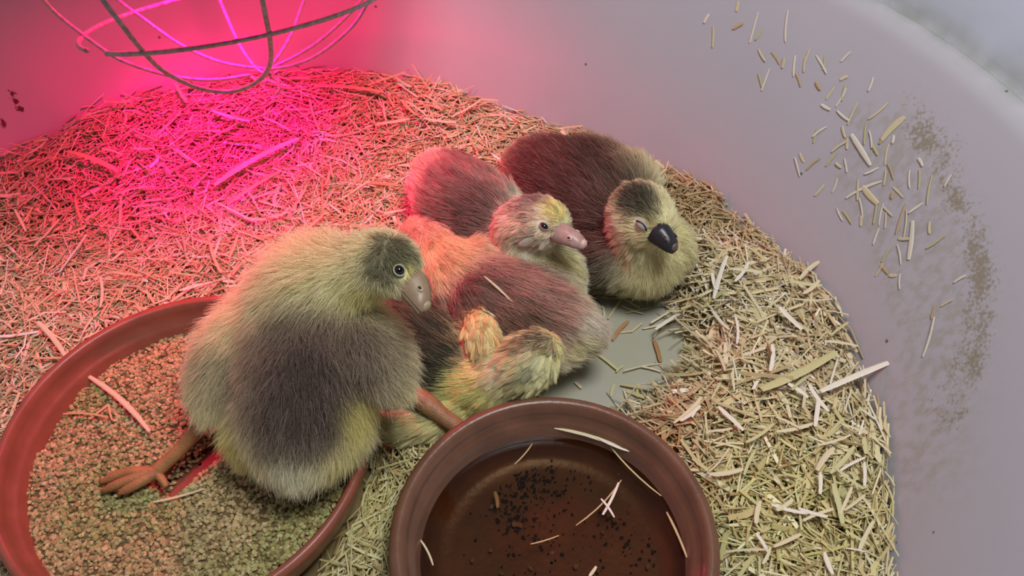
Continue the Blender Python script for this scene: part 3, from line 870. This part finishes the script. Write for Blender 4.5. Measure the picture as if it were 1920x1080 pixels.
# ------------------------------------------------------------------ goslings
def make_body(chains, voxel=.0021):
    "smooth union of sphere chains -> (V, F, samples) ; samples: centre, radius, flow, fur"
    SPH = []
    for ch in chains:
        pts = []
        for (px, py, d, rp, fur) in ch:
            p = P(px, py, d); pts.append((*p, rp * d / FPX, fur))
        pts = np.array(pts)
        L = np.linalg.norm(np.diff(pts[:, :3], axis=0), axis=1).sum()
        n = max(int(L / .0035), 8)
        s = catmull(pts, n)
        s[:, 3] = np.maximum(s[:, 3], .0015); s[:, 4] = np.maximum(s[:, 4], .002)
        fl = nrm(np.gradient(s[:, :3], axis=0))
        SPH.append(np.column_stack([s, fl]))
    S = np.vstack(SPH)
    V0, F0 = ico()
    # one subdivision
    mid = {}; Vl = [tuple(v) for v in V0]; Fl = []
    def m(a, b):
        k = (min(a, b), max(a, b))
        if k not in mid:
            Vl.append(tuple(nrm((np.array(Vl[a]) + np.array(Vl[b])) / 2))); mid[k] = len(Vl) - 1
        return mid[k]
    for a, b, c in F0:
        ab, bc, ca = m(a, b), m(b, c), m(c, a); Fl += [(a, ab, ca), (b, bc, ab), (c, ca, bc), (ab, bc, ca)]
    V1 = np.array(Vl); F1 = np.array(Fl); n = len(S)
    V = (V1[None] * S[:, None, 3:4] + S[:, None, :3]).reshape(-1, 3)
    F = (F1[None] + (np.arange(n) * len(V1))[:, None, None]).reshape(-1, 3)
    o = mesh_np('tmp', V, F)
    md = o.modifiers.new('r', 'REMESH'); md.mode = 'VOXEL'; md.voxel_size = voxel
    sm = o.modifiers.new('s', 'SMOOTH'); sm.iterations = 10; sm.factor = .6
    dg = bpy.context.evaluated_depsgraph_get()
    me = bpy.data.meshes.new_from_object(o.evaluated_get(dg))
    Vn = np.empty(len(me.vertices) * 3, np.float32); me.vertices.foreach_get('co', Vn); Vn = Vn.reshape(-1, 3).astype(float)
    Fn = [tuple(p.vertices) for p in me.polygons]
    old = o.data; bpy.data.objects.remove(o); bpy.data.meshes.remove(old); bpy.data.meshes.remove(me)
    T = []
    for f in Fn:
        for k in range(1, len(f) - 1): T.append((f[0], f[k], f[k + 1]))
    return Vn, np.array(T), S

def nearest_sample(Q, S):
    idx = np.empty(len(Q), np.int64)
    for i in range(0, len(Q), 8000):
        q = Q[i:i + 8000]
        D = np.linalg.norm(q[:, None] - S[None, :, :3], axis=2) - S[None, :, 3]
        idx[i:i + 8000] = D.argmin(1)
    return idx

def blended(Q, S, cols, k=.006):
    out = np.empty((len(Q), len(cols)))
    for i in range(0, len(Q), 6000):
        q = Q[i:i + 6000]
        D = np.linalg.norm(q[:, None] - S[None, :, :3], axis=2) - S[None, :, 3]
        w = np.exp(-(D - D.min(1, keepdims=True)) / k)
        w /= w.sum(1, keepdims=True)
        out[i:i + 6000] = w @ S[:, cols]
    return out

def paint(Q, base, splats):
    "natural down pattern: coloured patches; each splat (px,py,depth,radius_px,colour,strength)"
    c = np.tile(np.array(base, float), (len(Q), 1))
    for (px, py, d, rp, col, s) in splats:
        p = P(px, py, d); r = rp * d / FPX
        w = s * (1 - sstep(.55, 1.15, np.linalg.norm(Q - p, axis=1) / r))
        c = c * (1 - w[:, None]) + np.array(col) * w[:, None]
    return c

DARK, BROWN, GREYB = (.165, .125, .105), (.33, .24, .19), (.40, .33, .25)
YEL, PALE, CREAM, OLIVE = (.88, .82, .36), (.92, .86, .56), (.94, .90, .72), (.24, .23, .14)

def bvh_of(V, T): return BVHTree.FromPolygons([tuple(v) for v in V], [tuple(int(i) for i in t) for t in T])

def cam_hit(bvh, px, py):
    d = Vector(nrm(ray(px, py))); h = bvh.ray_cast(Vector((0, 0, CAM_H)), d)
    return (np.array(h[0]), np.array(h[1])) if h[0] is not None else (None, None)

def hair(name, V, T, S, parent, base, nh, base_col, splats, bald, clump=.5, nclump=1400, lift=.55, rad=.00013, jitter=.22, lenk=1.0, sag=.15):
    tri = V[T]; ar = np.linalg.norm(np.cross(tri[:, 1] - tri[:, 0], tri[:, 2] - tri[:, 0]), axis=1)
    fn = nrm(np.cross(tri[:, 1] - tri[:, 0], tri[:, 2] - tri[:, 0]))
    vn = np.zeros_like(V)
    for k in range(3): np.add.at(vn, T[:, k], fn * ar[:, None])
    vn = nrm(vn)
    ti = rng.choice(len(T), nh, p=ar / ar.sum())
    a, b = rng.uniform(0, 1, nh), rng.uniform(0, 1, nh); fl = a + b > 1; a[fl], b[fl] = 1 - a[fl], 1 - b[fl]
    t = T[ti]; w = np.stack([1 - a - b, a, b], 1)[:, :, None]
    root = (V[t] * w).sum(1); n = nrm((vn[t] * w).sum(1))
    keep = root[:, 2] > .0015
    for (c, r) in bald: keep &= np.linalg.norm(root - np.asarray(c), axis=1) > r
    root, n = root[keep], n[keep]; nh = len(root)
    bl = blended(root, S, [4, 5, 6, 7])
    fur = bl[:, 0] * np.clip(rng.normal(1.0, .22, nh), .45, 1.6) * 1.12 * lenk
    flow = bl[:, 1:]
    flow = flow - n * (flow * n).sum(1, keepdims=True); flow = nrm(flow + 1e-6)
    d = nrm(n * lift + flow * (1 - lift) * 1.6 + rng.normal(0, jitter, (nh, 3)) + np.array([0, 0, -sag]))
    d2 = nrm(d + flow * .55 + np.array([0, 0, -sag]))
    k = 5; ts = np.linspace(0, 1, k)
    pts = root[:, None] + fur[:, None, None] * (d[:, None] * ts[None, :, None] * (1 - .5 * ts[None, :, None]) + d2[:, None] * (.5 * ts ** 2)[None, :, None])
    # clumps: tips lean towards a guide hair's tip
    g = rng.choice(nh, min(nclump, nh), replace=False); gid = np.empty(nh, np.int64)
    for i in range(0, nh, 6000):
        gid[i:i + 6000] = ((root[i:i + 6000, None] - root[g][None]) ** 2).sum(2).argmin(1)
    gp = pts[g][gid]
    cl = (clump * rng.uniform(.6, 1.1, nh))[:, None, None] * (ts ** 1.3)[None, :, None]
    cl = np.clip(cl, 0, 1)
    dist = np.linalg.norm(root - root[g][gid], axis=1)[:, None, None]
    pts = pts * (1 - cl) + (gp + 0) * cl
    pts[:, :, 2] = np.maximum(pts[:, :, 2], .001)
    col = paint(root + rng.normal(0, .0022, root.shape), base_col, splats)
    tone = rng.normal(1, .14, nh) * (1 + .18 * rng.normal(0, 1, len(g))[gid] * clump)
    col = np.clip(col * tone[:, None], .01, .95)
    # pale tips picked at random among dark down, as on real goslings
    pale = (rng.uniform(0, 1, nh) < .16) & (col.mean(1) < .25)
    col[pale] = col[pale] * 1.9 + .03
    cv = bpy.data.hair_curves.new(name)
    cv.add_curves([k] * nh)
    cv.attributes['position'].data.foreach_set('vector', (pts - base).astype(np.float32).ravel())
    ra = cv.attributes.get('radius') or cv.attributes.new('radius', 'FLOAT', 'POINT')
    rr = np.tile(np.array([1, .95, .8, .55, .18]) * rad, nh) * np.repeat(rng.uniform(.8, 1.25, nh), k)
    ra.data.foreach_set('value', rr.astype(np.float32))
    ca = cv.attributes.new('col', 'FLOAT_COLOR', 'CURVE')
    c4 = np.ones((nh, 4), np.float32); c4[:, :3] = col; ca.data.foreach_set('color', c4.ravel())
    cv.materials.append(M_DOWN)
    o = bpy.data.objects.new(name, cv); link(o, parent); o['kind'] = 'stuff'
    return o

def bill(parent, base, B, Tp, up, w, h, mat, mat_nail, nostril=True, mat_ring=None):
    "upper and lower bill lofted from B to the tip Tp"
    B, Tp = np.asarray(B, float), np.asarray(Tp, float); L = np.linalg.norm(Tp - B)
    f = nrm(Tp - B); u = nrm(np.asarray(up) - f * np.dot(up, f)); s = np.cross(f, u)
    def loft(stations, ns=14, flip=1):
        V, F = [], []
        for (t, hw, hh, z0) in stations:
            for j in range(ns):
                a = 2 * math.pi * j / ns; ca, sa = math.cos(a), math.sin(a)
                zz = hh * sa if sa > 0 else hh * .16 * sa
                V.append(B + f * (t * L) + s * hw * math.copysign(abs(ca) ** .85, ca) + u * flip * zz + u * z0)
        m = len(stations)
        for i in range(m - 1):
            for j in range(ns):
                a, b = i * ns + j, i * ns + (j + 1) % ns; F.append((a, b, b + ns, a + ns))
        F.append(tuple(range(ns - 1, -1, -1))); F.append(tuple((m - 1) * ns + j for j in range(ns)))
        return V, F
    st = []
    for t in np.linspace(-.2, 1, 16):
        e = math.sqrt(max(0, 1 - ((max(t, .62) - .62) / .385) ** 2)) if t > .62 else 1
        tt = max(t, 0)
        st.append((t, w * (1 - .36 * tt ** .8) * (.25 + .75 * e), (h * (1 - tt) ** .85 + h * .40 * tt ** .5) * (.35 + .65 * e) * .92, -h * .12 - h * .10 * tt))
    up_o = mesh_np('upper_bill', *loft(st), mat, parent, True, base=base)
    st2 = [(t, w * .88 * (1 - .36 * max(t, 0) ** .8) * (.25 + .75 * (math.sqrt(max(0, 1 - ((max(t, .55) - .55) / .40) ** 2)))), h * .30 * (1 - .45 * max(t, 0)), -h * .16 - h * .10 * max(t, 0)) for t in np.linspace(-.2, .93, 12)]
    mesh_np('lower_bill', *loft(st2, 14, -1), mat, parent, True, base=base)
    # nail at the tip
    M = np.stack([f, s, u], 1)
    mesh_np('bill_nail', *ellipsoid_data(B + f * L * .885 - u * (h * .045), (L * .125, w * .40, h * .30), M), mat_nail, up_o, True, base=base)
    for sg in (-1, 1):
        t = .46; hw = w * (1 - .36 * t ** .8); hh = h * (1 - t) ** .85 + h * .40 * t ** .5
        a = math.radians(40)
        c = B + f * (t * L) + s * sg * hw * math.cos(a) ** .85 * .94 + u * (hh * .92 * math.sin(a) - h * .16)
        nn = nrm(s * sg * math.cos(a) / hw + u * math.sin(a) / hh); x = nrm(f - nn * np.dot(f, nn)); y = np.cross(nn, x)
        MM = np.stack([x, y, nn], 1)
        r_o = mesh_np('nostril_rim', *ellipsoid_data(c, (w * .30, w * .21, w * .09), MM), mat_ring or mat_nail, up_o, True, base=base)
        mesh_np('nostril', *ellipsoid_data(c + nn * w * .05, (w * .17, w * .10, w * .075), MM), M_DARKLINE, up_o, True, base=base)

def eyes(parent, base, bvh, px, py, head_c, fwd, up, r, mat_lid, state='open', both=True):
    p, n = cam_hit(bvh, px, py)
    fwd = nrm(fwd); up = nrm(np.asarray(up) - fwd * np.dot(up, fwd)); rel0 = p - head_c; e1 = nrm(rel0 - fwd * np.dot(rel0, fwd)); u1 = np.cross(e1, fwd); u1 = u1 * sgn0(up, u1); side = nrm(e1 - .22 * u1); up = u1
    if np.dot(n, n) == 0: return []
    out = []
    rel = p - head_c
    mir = rel - 2 * side * np.dot(rel, side)
    todo = [(p, n)]
    h = bvh.ray_cast(Vector(head_c), Vector(nrm(mir)))
    if h[0] is not None and both: todo.append((np.array(h[0]), np.array(h[1])))
    for q, nn in todo:
        nn = nrm(nn); x = nrm(fwd - nn * np.dot(fwd, nn)); y = np.cross(nn, x)
        M = np.stack([x, y, nn], 1)
        open_ = {'open': .86, 'half': .52, 'shut': .25}[state]
        e = q + nn * (.0020 if state != 'shut' else .0022)
        # lids: a soft ring around the eye
        ring = []
        ns = 22
        for j in range(ns):
            a = 2 * math.pi * j / ns
            ring.append(e + x * math.cos(a) * r * 1.14 + y * math.sin(a) * r * 1.14 * open_ ** .8 + nn * (r * .10))
        ring = np.array(ring + [ring[0]])
        if state != 'shut':
            mesh_np('eye', *ellipsoid_data(e, (r * 1.05, r * 1.05 * open_, r * .75), M, 20, 12), M_EYE, parent, True, base=base)
            mesh_np('eyelid', *tube_data(ring, r * .16, 8, False), mat_lid, parent, True, base=base)
        else:
            lid_o = mesh_np('eyelid', *ellipsoid_data(e, (r * 1.30, r * .80, r * .75), M, 20, 12), mat_lid, parent, True, base=base)
            sl = np.array([e + x * (t * r * 1.35) + y * r * .45 * (1 - t * t) * sgn0(up, y) + nn * r * .62 * math.sqrt(max(0, 1 - .55 * t * t)) for t in np.linspace(-1, 1, 13)])
            mesh_np('eye_slit', *tube_data(sl, r * .16, 6), M_DARKLINE, lid_o, True, base=base)
        out.append((q, r * 1.45))
    return out

def sgn0(up, y): return 1.0 if np.dot(up, y) > 0 else -1.0

def gosling(label, base_px, chains, base_col, splats, head, nh=65000, hk=None, legs=None, vox=.0021):
    V, T, S = make_body(chains, vox)
    base = np.array(G(*base_px))
    root = empty('gosling', base, label, 'gosling')
    bvh = bvh_of(V, T)
    cols = paint(V, base_col, splats) * .8
    mesh_np('body', V, T, M_SKIN, root, True, cols, base)
    bald = []
    hc = P(*head['c'])
    B, Tp = P(*head['bill0']), P(*head['bill1'])
    fwd = nrm(Tp - B)
    up = np.asarray(head.get('up', (0, 0, 1.0)))
    if 'eye' in head:
        bald += eyes(root, base, bvh, *head['eye'], hc, fwd if 'fwd' not in head else np.array(head['fwd']), up, head.get('er', .003), head.get('lid', M_LID_Y), head.get('state', 'open'))
    bill(root, base, B, Tp, up, head['bw'], head['bh'], head['bmat'], head['nmat'], True, head.get('rmat'))
    bald.append((B, head['bw'] * .62))
    hair('down', V, T, S, root, base, nh, base_col, splats, bald, **(hk or {}))
    if legs: legs(root, base)
    return root

M_BILL1 = plain('bill_horn', (.30, .21, .13), .42, .2, 200, sss=.1)
M_NAIL1 = plain('nail_horn', (.36, .29, .18), .45)
M_RING1 = plain('ring_horn', (.38, .28, .17), .45)
M_BILL2 = plain('bill_pink', (.46, .30, .26), .38, .25, 250, sss=.15)
M_NAIL2 = plain('nail_pink', (.62, .44, .40), .35, sss=.1)
M_BILL3 = plain('bill_black', (.018, .018, .022), .35)
M_NAIL3 = plain('nail_dark', (.12, .09, .075), .4)
M_RING3 = plain('ring_black', (.035, .035, .045), .3)
M_BILL5 = plain('bill_salmon', (.50, .24, .17), .42, .2, 250, sss=.15)

# --- the gosling standing in the feed bowl
def legs1(root, base):
    z = .037
    hock, ank = P(392, 775, .535), P(293, 884, .541)
    path = catmull([P(430, 745, .525), hock, P(345, 835, .541), ank, P(285, 893, .5395)], 26)
    rad = np.interp(np.linspace(0, 1, 26), [0, .3, .5, .8, 1], [.0075, .0062, .0043, .0046, .0042])
    mesh_np('leg', *tube_data(path, rad, 12), M_LEG, root, True, base=base)
    tips = [(186, 905, .541), (190, 922, .5365), (222, 926, .5345)]
    mids = [(238, 886, .5395), (240, 900, .5365), (256, 908, .5345)]
    parts = []; lines = []
    for m_, t_ in zip(mids, tips):
        q = catmull([P(292, 886, .540), P(*m_), P(*t_)], 12); lines.append(q)
        parts.append(tube_data(q, np.interp(np.linspace(0, 1, 12), [0, .5, .8, 1], [.0042, .0032, .0030, .0012]), 8))
    q = catmull([P(292, 886, .540), P(305, 900, .5375), P(312, 913, .536)], 8)
    parts.append(tube_data(q, np.linspace(.0034, .0018, 8), 8))
    # webs between the toes, with thickness
    for a, b in ((0, 1), (1, 2)):
        Vw, Fw = [], []
        for i in range(12):
            k = min(i, 10)
            for j in range(5):
                f = j / 4; p = lines[a][k] * (1 - f) + lines[b][k] * f
                p = p - np.array([0, 0, .0012 * math.sin(math.pi * f)])
                Vw += [p + np.array([0, 0, .0007]), p - np.array([0, 0, .0007])]
        for i in range(11):
            for j in range(4):
                o = (i * 5 + j) * 2; r = o + 10
                Fw += [(o, o + 2, r + 2, r), (o + 1, r + 1, r + 3, o + 3)]
        parts.append((Vw, Fw))
    mesh_np('webbed_foot', *merge(parts), M_LEG, root, True, base=base)
    # the other leg, hidden under the body
    q = catmull([P(640, 800, .545), P(655, 790, .56), P(640, 800, .572)], 12)
    mesh_np('leg', *tube_data(q, .0042, 10), M_LEG, root, True, base=base)

g1_chains = [
    [(729, 491, .484, 54, .0055), (706, 492, .487, 57, .0065), (660, 512, .499, 62, .011), (596, 545, .516, 92, .015), (570, 610, .526, 106, .015), (577, 700, .522, 118, .015), (568, 785, .516, 100, .014), (560, 838, .509, 56, .012), (557, 872, .504, 24, .011)],
    [(716, 495, .485, 48, .005), (744, 515, .479, 36, .0035), (756, 526, .4775, 29, .003)],
    [(730, 488, .482, 48, .005), (756, 494, .480, 30, .0045)],
    [(640, 600, .515, 62, .013), (695, 655, .508, 52, .014), (722, 695, .503, 38, .013), (740, 718, .500, 18, .012)],
    [(500, 610, .528, 66, .013), (440, 655, .528, 54, .014), (408, 715, .525, 40, .014), (395, 752, .522, 20, .012)],
    [(520, 740, .530, 66, .013), (478, 800, .528, 44, .013), (470, 830, .526, 26, .012)],
    [(600, 760, .528, 70, .013), (640, 800, .530, 44, .013), (650, 810, .532, 24, .012)],
]
g1_splats = [(560, 700, .497, 150, BROWN, .75), (580, 660, .49, 110, BROWN, .9), (640, 650, .495, 80, BROWN, .8), (580, 720, .487, 105, DARK, .85), (545, 790, .490, 85, DARK, .75), (690, 670, .50, 80, GREYB, .75), (430, 690, .52, 70, GREYB, .5),
             (557, 880, .498, 66, (.97, .95, .70), 1.0), (662, 760, .51, 62, YEL, .85), (455, 820, .52, 62, YEL, .85), (640, 850, .51, 55, YEL, .6),
             (735, 465, .470, 46, OLIVE, .95), (715, 500, .468, 42, OLIVE, .9), (765, 480, .472, 34, OLIVE, .7), (772, 502, .470, 20, YEL, .95), (690, 560, .485, 45, YEL, .7)]
gosling('pale yellow gosling with fluffy brown back standing in the feed bowl', (560, 860), g1_chains, PALE, g1_splats,
        dict(c=(716, 492, .486), bill0=(768, 541, .477), bill1=(802, 579, .469), up=(.75, .35, .45), eye=(748, 508), er=.0029, bw=.0086, bh=.0145, bmat=M_BILL1, nmat=M_NAIL1, rmat=M_RING1, fwd=(.7, -.35, -.6)),
        nh=130000, hk=dict(clump=.42, nclump=6000, lift=.58, jitter=.40, rad=.000105), legs=legs1)

# --- the sleeping gosling with the black bill, against the wall
g3_chains = [
    [(1226, 425, .606, 38, .004), (1211, 408, .611, 54, .006), (1198, 400, .616, 58, .007), (1205, 455, .640, 62, .010), (1205, 475, .655, 76, .012), (1140, 420, .675, 92, .014), (1075, 365, .700, 92, .014), (1020, 325, .725, 66, .014), (985, 305, .740, 34, .013)],
    [(1160, 470, .655, 70, .013), (1110, 470, .668, 60, .014), (1060, 420, .69, 50, .014), (1030, 380, .70, 30, .013)],
    [(1215, 450, .655, 66, .011), (1240, 462, .655, 56, .010), (1248, 470, .655, 48, .009)],
    [(1170, 350, .68, 60, .013), (1110, 310, .705, 50, .013), (1060, 300, .725, 30, .013)],
]
DK3 = (.155, .105, .085)
g3_splats = [(1120, 400, .66, 120, DK3, .95), (1060, 330, .69, 120, DK3, .95), (1130, 470, .655, 85, DK3, .95), (1130, 330, .68, 80, (.12, .08, .06), .8), (1010, 310, .72, 60, (.16, .11, .09), .7), (1160, 520, .65, 40, (.12, .11, .06), .6),
             (1205, 400, .612, 72, PALE, 1.0), (1165, 420, .615, 50, CREAM, .8), (1245, 460, .64, 75, PALE, .95), (1215, 510, .64, 60, PALE, .9), (1200, 465, .63, 24, (.45, .30, .16), .4),
             (1193, 368, .595, 46, (.10, .095, .07), .95), (1215, 385, .59, 30, (.12, .115, .07), .8), (1222, 415, .59, 18, (.32, .31, .14), .6)]
gosling('dark-backed gosling with a black bill dozing against the tub wall', (1150, 470), g3_chains, (.90, .86, .58), g3_splats,
        dict(c=(1203, 402, .615), bill0=(1237, 443, .597), bill1=(1268, 466, .589), up=(.25, .15, .95), eye=(1204, 421), er=.0037, state='shut', lid=M_LID_G, bw=.0092, bh=.0125, bmat=M_BILL3, nmat=M_NAIL3, rmat=M_RING3, fwd=(.75, -.3, -.55)),
        nh=80000, hk=dict(clump=.55, nclump=3000, lift=.42, jitter=.2))

# --- the gosling with the pink bill, behind the middle
g2_chains = [
    [(1028, 418, .594, 42, .005), (1008, 415, .600, 50, .006), (975, 425, .612, 48, .008), (985, 470, .630, 62, .011), (940, 440, .648, 74, .013), (880, 395, .662, 84, .014), (838, 350, .680, 62, .014), (818, 322, .690, 34, .013)],
    [(1000, 480, .630, 60, .011), (1040, 500, .630, 46, .011), (1056, 510, .630, 34, .010)],
    [(920, 400, .650, 62, .013), (880, 420, .655, 48, .014), (850, 430, .66, 30, .013)],
]
g2_splats = [(880, 370, .64, 100, (.40, .31, .26), .9), (870, 340, .66, 70, GREYB, .7), (900, 420, .64, 70, DARK, .8), (850, 400, .65, 60, GREYB, .8), (880, 310, .67, 42, DARK, .7), (920, 440, .635, 46, DARK, .7), (812, 330, .68, 50, PALE, .8),
             (995, 380, .592, 44, (.50, .44, .37), .7), (1010, 370, .590, 26, DARK, .5), (1045, 398, .585, 30, (.80, .76, .34), .9), (995, 412, .588, 16, DARK, .6), (1005, 440, .59, 30, CREAM, .9), (1050, 500, .61, 50, YEL, .5)]
gosling('damp-headed gosling with a pale pink bill resting between the others', (930, 440), g2_chains, (.92, .88, .68), g2_splats,
        dict(c=(1010, 416, .600), bill0=(1053, 440, .586), bill1=(1099, 458, .577), up=(.12, .15, .97), eye=(1022, 423), er=.0030, state='half', lid=M_LID_G, bw=.0085, bh=.0105, bmat=M_BILL2, nmat=M_NAIL2, fwd=(.85, -.35, -.4)),
        nh=80000, hk=dict(clump=.7, nclump=1900, lift=.36, jitter=.16))

# --- the gosling lying across the middle, head hidden
g4_chains = [
    [(772, 478, .668, 34, .006), (782, 452, .660, 38, .007), (806, 448, .648, 38, .009), (832, 490, .632, 52, .012), (880, 535, .622, 72, .013), (960, 575, .612, 84, .014), (1035, 600, .604, 66, .014), (1078, 618, .598, 42, .013), (1095, 622, .595, 24, .012)],
    [(900, 560, .60, 52, .013), (960, 610, .592, 48, .014), (1020, 645, .59, 34, .013), (1050, 655, .59, 20, .012)],
    [(900, 500, .630, 56, .013), (980, 520, .625, 50, .013), (1040, 550, .615, 40, .013)],
]
PB = (.56, .41, .33)
g4_splats = [(960, 550, .59, 120, PB, .95), (900, 560, .595, 70, BROWN, .8), (1010, 590, .585, 75, PB, .9), (960, 610, .58, 60, (.22, .17, .11), .8), (1095, 610, .59, 58, (.80, .74, .62), 1.0), (1070, 665, .58, 46, PALE, .9), (830, 480, .62, 70, (.88, .80, .48), .8), (870, 500, .62, 30, (.2, .16, .1), .5), (870, 585, .60, 60, BROWN, .7)]
gosling('brown-backed gosling with a cream rump lying with its head hidden behind the standing one', (960, 590), g4_chains, (.88, .82, .60), g4_splats,
        dict(c=(776, 468, .664), bill0=(764, 500, .672), bill1=(752, 530, .680), up=(-.6, .1, .7), bw=.0075, bh=.011, bmat=M_BILL1, nmat=M_NAIL1),
        nh=80000, hk=dict(clump=.55, nclump=2600, lift=.38, jitter=.22))

# --- the gosling curled behind the water dish
def legs5(root, base):
    q = catmull([P(762, 726, .574), P(798, 755, .566), P(830, 780, .565), P(860, 802, .567), P(880, 818, .572)], 24)
    mesh_np('leg', *tube_data(q, np.interp(np.linspace(0, 1, 24), [0, .25, .5, 1], [.0068, .0072, .0056, .0060]), 12), M_LEG_BR, root, True, base=base)
g5_chains = [
    [(1018, 652, .567, 34, .006), (992, 676, .564, 52, .009), (952, 694, .571, 50, .010), (900, 715, .585, 62, .012), (850, 690, .597, 76, .013), (790, 648, .598, 80, .014), (745, 615, .612, 62, .013), (720, 590, .63, 34, .012)],
    [(880, 640, .598, 34, .006), (894, 602, .582, 26, .005), (905, 630, .574, 34, .006), (915, 665, .572, 26, .006)],
    [(870, 745, .586, 44, .010), (810, 785, .580, 36, .010), (755, 800, .576, 28, .010), (716, 800, .574, 20, .010)],
    [(900, 730, .585, 52, .011), (930, 735, .585, 44, .010), (900, 770, .588, 34, .010)],
]
g5_splats = [(790, 640, .585, 110, (.14, .125, .085), .95), (830, 680, .58, 70, (.12, .11, .075), .95), (745, 600, .61, 70, DARK, .9), (800, 720, .585, 46, (.2, .19, .10), .8),
             (890, 730, .57, 60, (.86, .86, .40), .9), (902, 622, .570, 58, (.88, .78, .44), 1.0), (1010, 645, .56, 30, (.07, .055, .045), .95), (985, 650, .555, 26, (.22, .15, .11), .7), (1000, 680, .553, 36, (.72, .76, .58), .6), (950, 690, .56, 42, (.92, .86, .66), .7)]
gosling('gosling curled behind the water dish with its crown turned to the camera', (860, 720), g5_chains, (.88, .84, .50), g5_splats,
        dict(c=(1000, 660, .568), bill0=(1026, 645, .574), bill1=(1053, 634, .590), up=(.05, -.45, .85), bw=.0080, bh=.0095, bmat=M_BILL5, nmat=M_BILL5, eye=(1036, 664), er=.0016, state='shut', lid=M_LID_G, fwd=(.7, .65, .1)),
        nh=80000, hk=dict(clump=.75, nclump=1700, lift=.34, jitter=.16), legs=legs5)

# straws resting on the lying gosling
for a, b, d, lb in [((908, 518), (968, 575), .578, 'thin straw lying on the brown back of the middle gosling'), ((905, 580), (932, 597), .574, 'short straw tip caught beside the yellow wing stub')]:
    p0, p1 = P(*a, d), P(*b, d)
    stalk((p0 + p1) / 2, p1 - p0, np.array([0, -.5, .8]), float(np.linalg.norm(p1 - p0)), 4 * d / FPX, 'pale', lb, None)
